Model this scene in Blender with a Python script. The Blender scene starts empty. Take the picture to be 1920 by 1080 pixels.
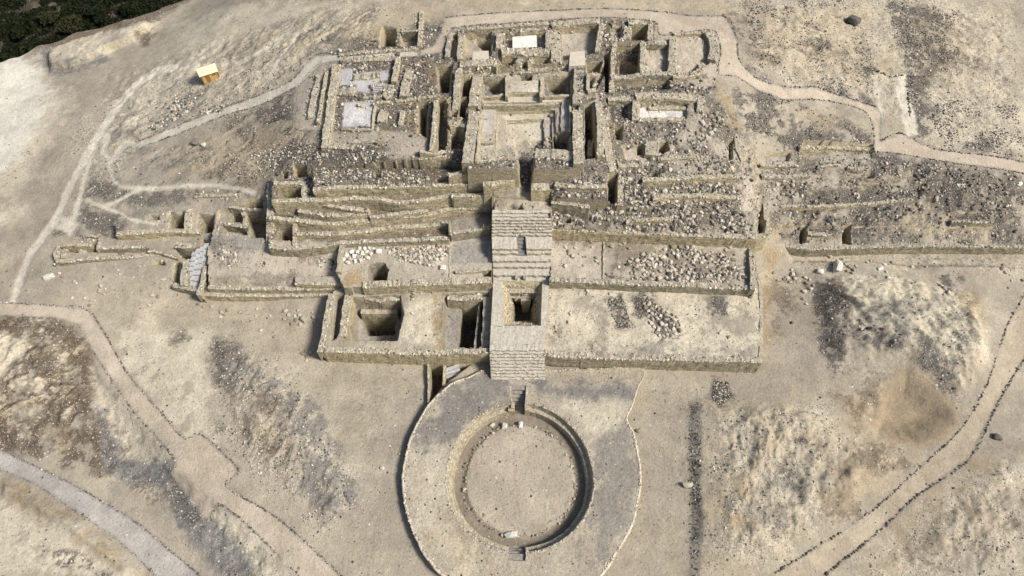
import bpy, math, random
import numpy as np
R = math.radians
rng = np.random.default_rng(7)
random.seed(7)
scene = bpy.context.scene
COL = scene.collection

# ------------------------------------------------------------------ camera geometry (1920 x 1080 reading of the photograph)
CH, TILT, FPX = 104.0, R(59.0), 1280.0
FW = np.array([0, math.cos(TILT), -math.sin(TILT)]); UP = np.array([0, math.sin(TILT), math.cos(TILT)])

def ray(px, py):
    a = (np.asarray(px, float) - 960.0) / FPX; b = (540.0 - np.asarray(py, float)) / FPX
    return a, FW[1] + b * UP[1], FW[2] + b * UP[2]

def P(px, py, z):
    """ground plan position of a picture point lying at height z"""
    dx, dy, dz = ray(px, py)
    t = (np.asarray(z, float) - CH) / dz
    return dx * t, dy * t

def PW(px, py, z):
    x, y = P(px, py, z); return np.array([float(x), float(y), float(z)])

# ------------------------------------------------------------------ noise
def _hash(ix, iy, seed):
    h = (ix.astype(np.int64) * 374761393 + iy.astype(np.int64) * 668265263 + seed * 974711) & 0x7fffffff
    h = ((h ^ (h >> 13)) * 1274126177) & 0x7fffffff
    return ((h ^ (h >> 16)) & 0xffff) / 65535.0

def vnoise(x, y, seed=0):
    ix = np.floor(x); iy = np.floor(y); fx = x - ix; fy = y - iy
    ux = fx * fx * fx * (fx * (fx * 6 - 15) + 10); uy = fy * fy * fy * (fy * (fy * 6 - 15) + 10)
    a = _hash(ix, iy, seed); b = _hash(ix + 1, iy, seed); c = _hash(ix, iy + 1, seed); d = _hash(ix + 1, iy + 1, seed)
    return a + (b - a) * ux + (c - a) * uy + (a - b - c + d) * ux * uy

def fbm(x, y, scale, octv=4, seed=0, gain=0.5):
    x = np.asarray(x, float) / scale; y = np.asarray(y, float) / scale
    s = np.zeros_like(x); amp = 1.0; tot = 0.0
    for o in range(octv):
        s += amp * vnoise(x * 0.8 + y * 0.6 + 17.3 * o, -x * 0.6 + y * 0.8 + 5.7 * o, seed + o); tot += amp
        amp *= gain; x = x * 2.03; y = y * 2.03
    return s / tot

def sstep(a, b, v):
    t = np.clip((v - a) / (b - a), 0, 1); return t * t * (3 - 2 * t)

# ------------------------------------------------------------------ polygons
def sdist(poly, x, y):
    """signed distance (inside positive) of points to a polygon"""
    poly = np.asarray(poly, float); n = len(poly)
    d2 = np.full(x.shape, 1e18); inside = np.zeros(x.shape, bool)
    for i in range(n):
        ax, ay = poly[i]; bx, by = poly[(i + 1) % n]
        ex, ey = bx - ax, by - ay; L = ex * ex + ey * ey + 1e-12
        t = np.clip(((x - ax) * ex + (y - ay) * ey) / L, 0, 1)
        qx = x - ax - t * ex; qy = y - ay - t * ey
        d2 = np.minimum(d2, qx * qx + qy * qy)
        cond = ((ay > y) != (by > y))
        if abs(by - ay) > 1e-12:
            inside ^= cond & (x < (bx - ax) * (y - ay) / (by - ay) + ax)
    d = np.sqrt(d2)
    return np.where(inside, d, -d)

def spline(pts, closed=False, step=0.4):
    """Catmull-Rom through points (any dimension), resampled at about step"""
    p = np.asarray(pts, float); n = len(p); out = []
    if n == 2 and not closed:
        k = max(1, int(np.linalg.norm(p[1] - p[0]) / step))
        return np.array([p[0] + (p[1] - p[0]) * i / k for i in range(k + 1)])
    segs = n if closed else n - 1
    for i in range(segs):
        if closed: a, b, c, d = p[(i - 1) % n], p[i], p[(i + 1) % n], p[(i + 2) % n]
        else: a, b, c, d = p[max(i - 1, 0)], p[i], p[i + 1], p[min(i + 2, n - 1)]
        k = max(1, int(np.linalg.norm(c - b) / step))
        for j in range(k):
            t = j / k
            out.append(0.5 * (2 * b + (c - a) * t + (2 * a - 5 * b + 4 * c - d) * t * t + (3 * b - a - 3 * c + d) * t ** 3))
    if not closed: out.append(p[-1])
    return np.array(out)

# ------------------------------------------------------------------ mesh helpers
def new_mesh(name, verts, faces, mat, col=None, extra=None, smooth=False):
    """verts (n,3), faces (m,3|4) arrays -> object; col (n,3) a colour attribute, extra {name: (n,)} float attributes"""
    verts = np.asarray(verts, np.float32); faces = np.asarray(faces, np.int32)
    me = bpy.data.meshes.new(name)
    n, m, k = len(verts), len(faces), faces.shape[1]
    me.vertices.add(n); me.vertices.foreach_set('co', verts.ravel())
    me.loops.add(m * k); me.loops.foreach_set('vertex_index', faces.ravel())
    me.polygons.add(m); me.polygons.foreach_set('loop_start', np.arange(0, m * k, k, dtype=np.int32))
    me.update(calc_edges=True)
    if smooth: me.polygons.foreach_set('use_smooth', np.ones(m, bool))
    else: me.polygons.foreach_set('use_smooth', np.zeros(m, bool))
    if col is not None:
        a = me.attributes.new('Col', 'FLOAT_COLOR', 'POINT')
        c = np.ones((n, 4), np.float32); c[:, :3] = col; a.data.foreach_set('color', c.ravel())
    for kname, v in (extra or {}).items():
        a = me.attributes.new(kname, 'FLOAT', 'POINT'); a.data.foreach_set('value', np.asarray(v, np.float32))
    me.materials.append(mat)
    o = bpy.data.objects.new(name, me); COL.objects.link(o)
    return o

def tag(o, label=None, cat=None, group=None, kind=None):
    if label: o['label'] = label
    if cat: o['category'] = cat
    if group: o['group'] = group
    if kind: o['kind'] = kind
    return o

def empty(name, loc=(0, 0, 0)):
    o = bpy.data.objects.new(name, None); o.location = loc; o.empty_display_size = 0.5; COL.objects.link(o)
    return o

def attach(child, parent):
    child.parent = parent
    child.location = [child.location[i] - parent.location[i] for i in range(3)]
    return child

class MB:
    """collects quads"""
    def __init__(s): s.v = []; s.f = []
    def quad(s, a, b, c, d):
        i = len(s.v); s.v += [a, b, c, d]; s.f.append((i, i + 1, i + 2, i + 3))
    def grid(s, g):
        """g (rows, cols, 3)"""
        g = np.asarray(g, float); r, c = g.shape[:2]; i0 = len(s.v)
        s.v += [tuple(p) for p in g.reshape(-1, 3)]
        for i in range(r - 1):
            for j in range(c - 1):
                a = i0 + i * c + j; s.f.append((a, a + 1, a + c + 1, a + c))
    def box(s, c, ax, ay, hx, hy, z0, z1):
        c = np.asarray(c, float); ax = np.asarray(ax, float); ay = np.asarray(ay, float)
        q = [c + ax * sx * hx + ay * sy * hy for sx, sy in ((-1, -1), (1, -1), (1, 1), (-1, 1))]
        lo = [(p[0], p[1], z0) for p in q]; hi = [(p[0], p[1], z1) for p in q]
        s.quad(*hi); s.quad(*lo[::-1])
        for k in range(4): s.quad(lo[k], lo[(k + 1) % 4], hi[(k + 1) % 4], hi[k])
    def build(s, name, mat, **kw): return new_mesh(name, np.array(s.v, float), np.array(s.f), mat, **kw)

# ------------------------------------------------------------------ materials
def nodes(name):
    m = bpy.data.materials.new(name); m.use_nodes = True
    nt = m.node_tree; b = nt.nodes['Principled BSDF']; b.inputs['Roughness'].default_value = 0.95
    b.inputs['Specular IOR Level'].default_value = 0.15
    return m, nt, b

def N(nt, typ, **kw):
    n = nt.nodes.new(typ)
    for k, v in kw.items():
        if k in n.inputs.keys(): n.inputs[k].default_value = v
        else: setattr(n, k, v)
    return n

def math_node(nt, op, a, b=None, c=None):
    n = nt.nodes.new('ShaderNodeMath'); n.operation = op
    for i, v in enumerate((a, b, c)):
        if v is None: continue
        if isinstance(v, (int, float)): n.inputs[i].default_value = v
        else: nt.links.new(v, n.inputs[i])
    return n.outputs[0]

def ramp(nt, fac, stops):
    n = nt.nodes.new('ShaderNodeValToRGB'); nt.links.new(fac, n.inputs[0])
    while len(n.color_ramp.elements) < len(stops): n.color_ramp.elements.new(0.5)
    for e, (p, c) in zip(n.color_ramp.elements, stops):
        e.position = p; e.color = (*c, 1) if len(c) == 3 else c
    return n.outputs[0]

def mix(nt, fac, a, b, mode='MIX'):
    n = nt.nodes.new('ShaderNodeMix'); n.data_type = 'RGBA'; n.blend_type = mode
    for s, v in ((0, fac), (6, a), (7, b)):
        if isinstance(v, (int, float)): n.inputs[s].default_value = v
        elif isinstance(v, tuple): n.inputs[s].default_value = (*v, 1)
        else: nt.links.new(v, n.inputs[s])
    return n.outputs[2]

def stone_colour(nt, pos):
    """coursed rubble masonry: colour and height outputs"""
    mp = N(nt, 'ShaderNodeMapping'); mp.inputs['Scale'].default_value = (.8, .8, 1.9); nt.links.new(pos, mp.inputs['Vector'])
    v = N(nt, 'ShaderNodeTexVoronoi', Scale=2.6); nt.links.new(mp.outputs[0], v.inputs['Vector'])
    e = N(nt, 'ShaderNodeTexVoronoi', Scale=2.6); e.feature = 'DISTANCE_TO_EDGE'; nt.links.new(mp.outputs[0], e.inputs['Vector'])
    sx = N(nt, 'ShaderNodeSeparateColor'); nt.links.new(v.outputs['Color'], sx.inputs[0])
    c = ramp(nt, sx.outputs[0], [(0.0, (0.22, 0.185, 0.115)), (0.35, (0.40, 0.355, 0.24)), (0.75, (0.50, 0.455, 0.325)), (1.0, (0.64, 0.60, 0.49))])
    big = N(nt, 'ShaderNodeTexNoise', Scale=0.35, Detail=4.0); nt.links.new(pos, big.inputs['Vector'])
    c = mix(nt, math_node(nt, 'MULTIPLY', big.outputs[0], 0.55), c, (0.40, 0.36, 0.265))
    oi = N(nt, 'ShaderNodeObjectInfo')
    c = mix(nt, 1.0, c, ramp(nt, oi.outputs['Random'], [(0.0, (.74, .74, .76)), (.5, (1, .98, .95)), (1.0, (1.16, 1.1, .98))]), 'MULTIPLY')
    pl = N(nt, 'ShaderNodeTexNoise', Scale=0.9, Detail=5.0, Roughness=0.65); nt.links.new(mp.outputs[0], pl.inputs['Vector'])
    plaster = ramp(nt, pl.outputs[0], [(0.52, (0, 0, 0)), (0.60, (1, 1, 1))])
    j = ramp(nt, e.outputs['Distance'], [(0.0, (0.5, 0.48, 0.45)), (0.09, (1, 1, 1))])
    c = mix(nt, 1.0, c, j, 'MULTIPLY')
    c = mix(nt, math_node(nt, 'MULTIPLY', plaster, .4), c, (0.42, 0.375, 0.285))
    return c, e.outputs['Distance']

def ground_material():
    m, nt, b = nodes('desert_ground')
    geo = N(nt, 'ShaderNodeNewGeometry'); pos = geo.outputs['Position']
    at = N(nt, 'ShaderNodeAttribute'); at.attribute_name = 'Col'
    rb = N(nt, 'ShaderNodeAttribute'); rb.attribute_name = 'Rub'
    flat = N(nt, 'ShaderNodeVectorMath'); flat.operation = 'MULTIPLY'; flat.inputs[1].default_value = (1, 1, 0.6); nt.links.new(pos, flat.inputs[0])
    p2 = flat.outputs[0]
    fine = N(nt, 'ShaderNodeTexNoise', Scale=2.2, Detail=7.0, Roughness=0.72); nt.links.new(p2, fine.inputs['Vector'])
    wide = N(nt, 'ShaderNodeTexNoise', Scale=0.22, Detail=5.0, Roughness=0.6); nt.links.new(p2, wide.inputs['Vector'])
    grain = math_node(nt, 'MULTIPLY_ADD', rb.outputs['Fac'], 1.2, .3)
    c = mix(nt, math_node(nt, 'MINIMUM', grain, 1.0), at.outputs['Color'], ramp(nt, fine.outputs[0], [(0.27, (0.46, 0.45, 0.45)), (0.5, (1, 1, 1)), (0.73, (1.42, 1.41, 1.38))]), 'MULTIPLY')
    c = mix(nt, 1.0, c, ramp(nt, wide.outputs[0], [(0.3, (0.86, 0.85, 0.84)), (0.7, (1.12, 1.12, 1.12))]), 'MULTIPLY')
    grit = N(nt, 'ShaderNodeTexNoise', Scale=7.5, Detail=4.0, Roughness=0.8); nt.links.new(p2, grit.inputs['Vector'])
    c = mix(nt, math_node(nt, 'MINIMUM', math_node(nt, 'MULTIPLY_ADD', rb.outputs['Fac'], 1.3, .3), 1.0), c, ramp(nt, grit.outputs[0], [(0.3, (0.5, 0.49, 0.48)), (0.5, (1, 1, 1)), (0.7, (1.4, 1.39, 1.37))]), 'MULTIPLY')
    # pebbles: each voronoi cell is a stone, pale, mid or dark; how many show follows the attribute
    heights = []
    for sc, k in ((2.1, 0.5), (4.4, 0.75), (8.5, 0.9)):
        v = N(nt, 'ShaderNodeTexVoronoi', Scale=sc); nt.links.new(p2, v.inputs['Vector'])
        s = N(nt, 'ShaderNodeSeparateColor'); nt.links.new(v.outputs['Color'], s.inputs[0])
        body = math_node(nt, 'LESS_THAN', v.outputs['Distance'], math_node(nt, 'MULTIPLY_ADD', s.outputs[2], 0.30, 0.14))
        on = math_node(nt, 'LESS_THAN', s.outputs[0], math_node(nt, 'MULTIPLY', rb.outputs['Fac'], k))
        msk = math_node(nt, 'MULTIPLY', body, on)
        pc = ramp(nt, s.outputs[1], [(0.0, (0.05, 0.048, 0.046)), (0.25, (0.11, 0.10, 0.09)), (0.5, (0.26, 0.235, 0.20)), (0.85, (0.50, 0.46, 0.40)), (1.0, (0.62, 0.60, 0.56))])
        c = mix(nt, msk, c, pc)
        heights.append(math_node(nt, 'MULTIPLY', msk, 1.0))
    # masonry where the surface is a cut or a built face
    sep = N(nt, 'ShaderNodeSeparateXYZ'); nt.links.new(geo.outputs['True Normal'], sep.inputs[0])
    steep = ramp(nt, math_node(nt, 'ABSOLUTE', sep.outputs[2]), [(0.42, (1, 1, 1)), (0.62, (0, 0, 0))])
    st, sh = stone_colour(nt, pos)
    c = mix(nt, math_node(nt, 'MULTIPLY', steep, 0.75), c, st)
    nt.links.new(c, b.inputs['Base Color'])
    h = math_node(nt, 'ADD', math_node(nt, 'MULTIPLY_ADD', grit.outputs[0], 0.06, math_node(nt, 'MULTIPLY', fine.outputs[0], 0.22)), math_node(nt, 'MULTIPLY', math_node(nt, 'ADD', heights[0], heights[1]), 0.12))
    bp = N(nt, 'ShaderNodeBump', Strength=1.0, Distance=0.9); nt.links.new(h, bp.inputs['Height']); nt.links.new(bp.outputs[0], b.inputs['Normal'])
    return m

def wall_material():
    m, nt, b = nodes('rubble_masonry')
    geo = N(nt, 'ShaderNodeNewGeometry'); pos = geo.outputs['Position']
    st, sh = stone_colour(nt, pos)
    sep = N(nt, 'ShaderNodeSeparateXYZ'); nt.links.new(geo.outputs['True Normal'], sep.inputs[0])
    topm = ramp(nt, sep.outputs[2], [(0.55, (0, 0, 0)), (0.8, (1, 1, 1))])
    n = N(nt, 'ShaderNodeTexNoise', Scale=1.5, Detail=6.0, Roughness=0.7); nt.links.new(pos, n.inputs['Vector'])
    dust = ramp(nt, n.outputs[0], [(0.3, (0.17, 0.155, 0.13)), (0.5, (0.40, 0.365, 0.30)), (0.7, (0.60, 0.56, 0.48))])
    c = mix(nt, math_node(nt, 'MULTIPLY', topm, 0.7), st, dust)
    nt.links.new(c, b.inputs['Base Color'])
    h = math_node(nt, 'ADD', math_node(nt, 'MULTIPLY', n.outputs[0], 0.12), math_node(nt, 'MINIMUM', sh, 0.15))
    bp = N(nt, 'ShaderNodeBump', Strength=0.8, Distance=0.5); nt.links.new(h, bp.inputs['Height']); nt.links.new(bp.outputs[0], b.inputs['Normal'])
    return m

def stair_material():
    m, nt, b = nodes('dressed_step_stone')
    geo = N(nt, 'ShaderNodeNewGeometry'); pos = geo.outputs['Position']
    n = N(nt, 'ShaderNodeTexNoise', Scale=1.8, Detail=7.0, Roughness=0.72); nt.links.new(pos, n.inputs['Vector'])
    w = N(nt, 'ShaderNodeTexNoise', Scale=0.3, Detail=4.0); nt.links.new(pos, w.inputs['Vector'])
    c = ramp(nt, n.outputs[0], [(0.25, (0.24, 0.22, 0.19)), (0.45, (0.46, 0.43, 0.37)), (0.6, (0.56, 0.525, 0.46)), (0.8, (0.66, 0.63, 0.57))])
    c = mix(nt, math_node(nt, 'MULTIPLY', w.outputs[0], 0.6), c, (0.50, 0.455, 0.385))
    v = N(nt, 'ShaderNodeTexVoronoi', Scale=5.5); nt.links.new(pos, v.inputs['Vector'])
    s = N(nt, 'ShaderNodeSeparateColor'); nt.links.new(v.outputs['Color'], s.inputs[0])
    c = mix(nt, math_node(nt, 'MULTIPLY', math_node(nt, 'GREATER_THAN', s.outputs[0], 0.82), 0.3), c, (0.25, 0.23, 0.20))
    sep = N(nt, 'ShaderNodeSeparateXYZ'); nt.links.new(geo.outputs['True Normal'], sep.inputs[0])
    steep = ramp(nt, math_node(nt, 'ABSOLUTE', sep.outputs[2]), [(0.35, (1, 1, 1)), (0.6, (0, 0, 0))])
    st, sh = stone_colour(nt, pos)
    c = mix(nt, math_node(nt, 'MULTIPLY', steep, 0.6), c, st)
    nt.links.new(c, b.inputs['Base Color'])
    bp = N(nt, 'ShaderNodeBump', Strength=0.7, Distance=0.35); nt.links.new(n.outputs[0], bp.inputs['Height']); nt.links.new(bp.outputs[0], b.inputs['Normal'])
    return m

def rock_material(name, use_attr=True, stops=None):
    m, nt, b = nodes(name)
    geo = N(nt, 'ShaderNodeNewGeometry'); pos = geo.outputs['Position']
    n = N(nt, 'ShaderNodeTexNoise', Scale=4.0, Detail=5.0, Roughness=0.7); nt.links.new(pos, n.inputs['Vector'])
    if use_attr:
        at = N(nt, 'ShaderNodeAttribute'); at.attribute_name = 'Col'; base = at.outputs['Color']
    else:
        oi = N(nt, 'ShaderNodeObjectInfo')
        base = ramp(nt, oi.outputs['Random'], stops or [(0.0, (0.22, 0.19, 0.145)), (0.5, (0.42, 0.38, 0.31)), (1.0, (0.60, 0.565, 0.49))])
    c = mix(nt, 1.0, base, ramp(nt, n.outputs[0], [(0.3, (0.75, 0.74, 0.72)), (0.65, (1.12, 1.12, 1.12))]), 'MULTIPLY')
    nt.links.new(c, b.inputs['Base Color'])
    bp = N(nt, 'ShaderNodeBump', Strength=0.5, Distance=0.2); nt.links.new(n.outputs[0], bp.inputs['Height']); nt.links.new(bp.outputs[0], b.inputs['Normal'])
    return m

def plain_material(name, rgb, rough=0.8, nscale=6.0, amp=0.25):
    m, nt, b = nodes(name); b.inputs['Roughness'].default_value = rough
    geo = N(nt, 'ShaderNodeNewGeometry')
    n = N(nt, 'ShaderNodeTexNoise', Scale=nscale, Detail=5.0, Roughness=0.65); nt.links.new(geo.outputs['Position'], n.inputs['Vector'])
    lo = tuple(v * (1 - amp) for v in rgb); hi = tuple(min(v * (1 + amp), 0.85) for v in rgb)
    nt.links.new(ramp(nt, n.outputs[0], [(0.3, lo), (0.7, hi)]), b.inputs['Base Color'])
    bp = N(nt, 'ShaderNodeBump', Strength=0.3, Distance=0.1); nt.links.new(n.outputs[0], bp.inputs['Height']); nt.links.new(bp.outputs[0], b.inputs['Normal'])
    return m

M_GROUND = ground_material(); M_WALL = wall_material(); M_STAIR = stair_material()
M_ROCK = rock_material('loose_stone'); M_BOULDER = rock_material('boulder_stone', False)
M_BOULDER_DARK = rock_material('dark_boulder_stone', False, [(0.0, (0.09, 0.085, 0.08)), (1.0, (0.20, 0.18, 0.16))])
M_BOULDER_WHITE = rock_material('white_boulder_stone', False, [(0.0, (.56, .54, .49)), (1.0, (.70, .69, .66))])
M_COPING = rock_material('coping_stone')
# ------------------------------------------------------------------ base terrain: smooth surface through levels read off the photograph
CTRL = [(20,1060,-2.2),(150,980,-1.2),(20,870,-3),(200,940,-3),(350,1070,-3.2),(100,700,-.6),(30,620,-.3),(60,800,-2.2),(170,850,-2.4),(300,930,-2.7),
(330,870,.2),(400,820,.2),(430,900,.2),(560,1040,.2),(280,700,.1),(230,640,0),(440,1060,-1.6),(400,1000,-1.4),(300,600,0),(500,620,0),(600,720,0),(660,900,0),(650,1070,0),
(480,700,.8),(560,830,.9),(620,950,.7),(700,800,0),(760,760,0),(1250,760,0),(1250,1000,0),(1230,700,0),(960,720,0),(1460,600,0),(1480,700,0),(1400,720,.1),
(1700,590,4.4),(1600,560,2.8),(1800,640,3.4),(1560,640,1.0),(1530,560,.4),(1860,560,.3),(1640,760,.5),(1700,760,.4),(1750,820,.5),(1400,850,1.8),(1450,950,1.8),
(1350,1000,1.6),(1500,780,1.5),(1600,880,1.6),(1325,800,1.3),(1325,950,1.4),(1285,850,0),(1285,1000,0),(1600,960,.5),(1830,800,.1),(1900,620,0),(1900,700,-.2),(1700,1010,.3),
(1850,900,.9),(1900,1050,.5),(1780,1060,.5),(1920,500,0),(1700,490,0),(1480,500,.2),(1450,520,.1),(1480,457,2.4),(1700,457,2.2),(1910,457,2.2),
(1500,400,4.5),(1700,400,5),(1900,390,5.2),(1480,330,7.5),(1600,330,7.5),(1750,340,7.2),(1900,340,7.2),(1440,290,9.5),(1600,285,9),(1700,270,9),(1850,300,8.3),
(1640,220,10.5),(1500,180,13),(1440,155,14.5),(1370,110,16.5),(1350,45,17.5),(1700,120,12),(1600,60,14),(1800,200,9.5),(1910,250,8),(1900,60,9),(1750,20,12),(1500,50,16),
(1100,12,17.5),(840,20,17.5),(960,-40,16),(1300,-40,15),(700,20,15.5),(600,20,13),(640,100,15),(500,80,10),(420,30,6),(400,140,6.5),(300,180,3.5),(200,280,2),(130,390,1),
(60,500,0),(60,400,-.5),(50,200,-2),(150,150,-.5),(20,130,-3),(100,120,-2.6),(300,60,-.5),(360,15,0),(350,240,6),(270,270,4.5),(560,170,12.5),(480,220,9),(560,240,13),
(240,340,3.5),(350,340,5.5),(450,300,8),(500,250,10.5),(520,300,10.5),(200,360,2.5),(300,400,3.5),(160,400,1.5),(100,440,.5),(450,390,6.5),
(600,310,13.3),(700,312,14.0),(800,312,14.8),(720,295,15),(800,300,15.6),(640,260,14.5),(640,200,15.5),(740,220,16),(760,120,16.5),(900,45,18),(1100,80,18),(1300,100,17.5),(1200,200,17),(1300,240,16),
(1380,230,14.5),(1250,280,15.2),(1200,330,13.5),(1300,340,12.5),(1390,330,11.5),(1200,400,9.8),(1380,400,9.2),(1060,400,11),(1060,340,14.5),(1100,300,16.2),(1430,440,4.5),(1440,380,7),
(960,560,0),(700,560,0),(1300,560,0),(960,640,0),(500,520,.8),(400,500,1),(-150,300,-3),(-150,700,-.5),(-150,1000,-2),(2070,300,6),(2070,700,0),(2070,1000,.5),(960,1160,0),(300,1160,-2.5),(1600,1160,.4)]
_c = np.array(CTRL, float); _cx, _cy = P(_c[:, 0], _c[:, 1], _c[:, 2]); _cz = _c[:, 2]
_A = np.sqrt((_cx[:, None] - _cx) ** 2 + (_cy[:, None] - _cy) ** 2) + np.eye(len(_cx)) * -0.8
_n = len(_cx); _M = np.zeros((_n + 1, _n + 1)); _M[:_n, :_n] = _A; _M[:_n, _n] = 1; _M[_n, :_n] = 1
_w = np.linalg.solve(_M, np.append(_cz, 0.0))
def base_h(x, y):
    x = np.asarray(x, float); y = np.asarray(y, float); s = np.full(x.shape, _w[_n])
    for i in range(_n): s = s + _w[i] * np.sqrt((x - _cx[i]) ** 2 + (y - _cy[i]) ** 2 + 0.5)
    return s

# tensor grid: fine over the monument, coarser round it, growing out to the horizon
def axis(segments, grow0, grow1):
    out = [segments[0][0]]
    for a, b, s in segments: out += list(np.linspace(a, b, max(2, int(round((b - a) / s)) + 1))[1:])
    st = segments[0][2]; lo = []; v = segments[0][0]
    while v > grow0: st *= 1.35; v -= st; lo.append(v)
    st = segments[-1][2]; hi = []; v = segments[-1][1]
    while v < grow1: st *= 1.35; v += st; hi.append(v)
    return np.array(lo[::-1] + out + hi)
GX = axis([(-128, -46, .27), (-46, 44, .17), (44, 126, .25)], -2500, 2500)
GY = axis([(9, 40, .24), (40, 128, .17), (128, 156, .27)], -2500, 3500)
X, Y = np.meshgrid(GX, GY)
H = np.zeros_like(X)
_core = (np.abs(X) < 160) & (Y > -20) & (Y < 190)
H[_core] = base_h(X[_core], Y[_core])
_xc = np.clip(X, -150, 150); _yc = np.clip(Y, -15, 180)
H[~_core] = base_h(_xc[~_core], _yc[~_core])
# river valley beyond the bank at the far left corner
_b0 = np.array(P(-60, 128, -2.5)); _b1 = np.array(P(352, -2, -.5)); _bt = (_b1 - _b0) / np.linalg.norm(_b1 - _b0)
BANK = -(_bt[0] * (Y - _b0[1]) - _bt[1] * (X - _b0[0]))           # negative towards the valley
BANK = BANK + (fbm(X, Y, 9, 3, 77) - .5) * 4
H = H - 9.0 * sstep(-0.5, -7.0, BANK)
MID = (np.abs(X) < 140) & (Y > 5) & (Y < 165)

REG = np.zeros(X.shape, np.int16)
REGIONS = ['ground']
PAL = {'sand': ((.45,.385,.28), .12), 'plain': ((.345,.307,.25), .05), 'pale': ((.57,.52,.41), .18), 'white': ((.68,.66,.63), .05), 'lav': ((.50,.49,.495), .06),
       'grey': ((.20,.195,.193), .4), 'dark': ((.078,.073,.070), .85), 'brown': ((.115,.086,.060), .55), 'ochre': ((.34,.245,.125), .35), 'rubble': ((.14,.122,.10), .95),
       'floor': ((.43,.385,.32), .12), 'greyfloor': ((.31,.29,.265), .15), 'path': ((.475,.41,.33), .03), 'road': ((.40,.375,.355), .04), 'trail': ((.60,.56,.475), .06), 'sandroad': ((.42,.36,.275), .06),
       'wash': ((.165,.163,.162), .3), 'dune': ((.325,.265,.185), .04), 'verdure': ((.030,.026,.018), .2), 'pebble': ((.45,.405,.325), .8), 'pit_shade': ((.10,.088,.074), .35), 'salt': ((.64,.62,.55), .05), 'fill': ((.185,.155,.115), .4)}  # the deep-pit tone puts the shade of the pits into the floor colour
C = np.empty(X.shape + (3,), np.float32); C[:] = PAL['plain'][0]
RUB = np.full(X.shape, .06, np.float32)

def window(poly, pad):
    poly = np.asarray(poly, float)
    j0, j1 = np.searchsorted(GX, [poly[:, 0].min() - pad, poly[:, 0].max() + pad]); i0, i1 = np.searchsorted(GY, [poly[:, 1].min() - pad, poly[:, 1].max() + pad])
    return slice(max(i0 - 1, 0), i1 + 1), slice(max(j0 - 1, 0), j1 + 1)

def hf(x, y):
    x = np.asarray(x, float); y = np.asarray(y, float)
    j = np.clip(np.searchsorted(GX, x) - 1, 0, len(GX) - 2); i = np.clip(np.searchsorted(GY, y) - 1, 0, len(GY) - 2)
    fx = np.clip((x - GX[j]) / (GX[j + 1] - GX[j]), 0, 1); fy = np.clip((y - GY[i]) / (GY[i + 1] - GY[i]), 0, 1)
    return (H[i, j] * (1 - fx) + H[i, j + 1] * fx) * (1 - fy) + (H[i + 1, j] * (1 - fx) + H[i + 1, j + 1] * fx) * fy

_ZS = np.arange(21.0, -12.5, -0.08)
def G(px, py):
    """first surface the line of sight of a picture point meets: (x, y, z) arrays"""
    px = np.atleast_1d(np.asarray(px, float)); py = np.atleast_1d(np.asarray(py, float))
    dx, dy, dz = ray(px, py)
    t = (_ZS[:, None] - CH) / dz[None, :]
    xx = dx * t; yy = dy * t
    below = hf(xx, yy) >= _ZS[:, None]
    k = np.argmax(below, 0); k[~below.any(0)] = len(_ZS) - 1
    a = np.arange(len(px)); x = xx[k, a]; y = yy[k, a]
    return x, y, hf(x, y)

def pix2(poly, z=None):
    p = np.asarray(poly, float)
    if z is None: x, y, _ = G(p[:, 0], p[:, 1])
    else: x, y = P(p[:, 0], p[:, 1], z)
    return np.stack([x, y], 1)

def wmask(w2, feather, rag, seed):
    sl = window(w2, feather + rag + .5); x = X[sl]; y = Y[sl]
    sd = sdist(w2, x, y)
    if rag: sd = sd + (fbm(x, y, max(.9, rag * 3), 3, seed) - .5) * 2 * rag
    if feather > 0: w = sstep(0, feather, sd)
    else: w = (sd > 0).astype(float)
    return sl, w, sd

_seed = [100]
def region(name):
    if name not in REGIONS: REGIONS.append(name)
    return REGIONS.index(name)

def flat(poly, z, reg=None, feather=0.0, rag=0.08, rough=0.05, col=None):
    """level (z number) or tilted (z = one value per vertex) surface"""
    _seed[0] += 7; zz = np.asarray(z, float)
    w2 = pix2(poly, zz)
    sl, w, sd = wmask(w2, feather, rag, _seed[0]); x = X[sl]; y = Y[sl]
    if zz.ndim == 0: surf = float(zz)
    else:
        A = np.c_[w2, np.ones(len(w2))]; k = np.linalg.lstsq(A, zz, rcond=None)[0]; surf = k[0] * x + k[1] * y + k[2]
    surf = surf + (fbm(x, y, 1.6, 4, _seed[0]) - .5) * 2 * rough
    H[sl] = H[sl] * (1 - w) + surf * w
    if reg is not None: REG[sl][w > .5] = region(reg)
    if col: tint(sl, w, col)
    return w2

def tint(sl, w, col, strength=1.0):
    c, r = PAL[col]; w = (w * strength)[..., None].astype(np.float32)
    C[sl] = C[sl] * (1 - w) + np.array(c, np.float32) * w
    RUB[sl] = RUB[sl] * (1 - w[..., 0]) + r * w[..., 0]

def rise(poly, dz, feather=1.0, rag=.1, col=None, z=None, rough=0.0, colw=1.0):
    """raise (dz > 0) or dig (dz < 0) what is there; the outline is the rim on the present surface"""
    _seed[0] += 7
    w2 = pix2(poly, z); sl, w, sd = wmask(w2, feather, rag, _seed[0])
    n = (fbm(X[sl], Y[sl], 1.5, 4, _seed[0] + 3) - .5) * 2 * rough
    H[sl] = H[sl] + w * (dz + n)
    if col: tint(sl, w, col, colw)

def mark(poly, reg, z=None):
    w2 = pix2(poly, z); sl, w, sd = wmask(w2, 0, .15, 3); REG[sl][w > .5] = region(reg)

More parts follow.
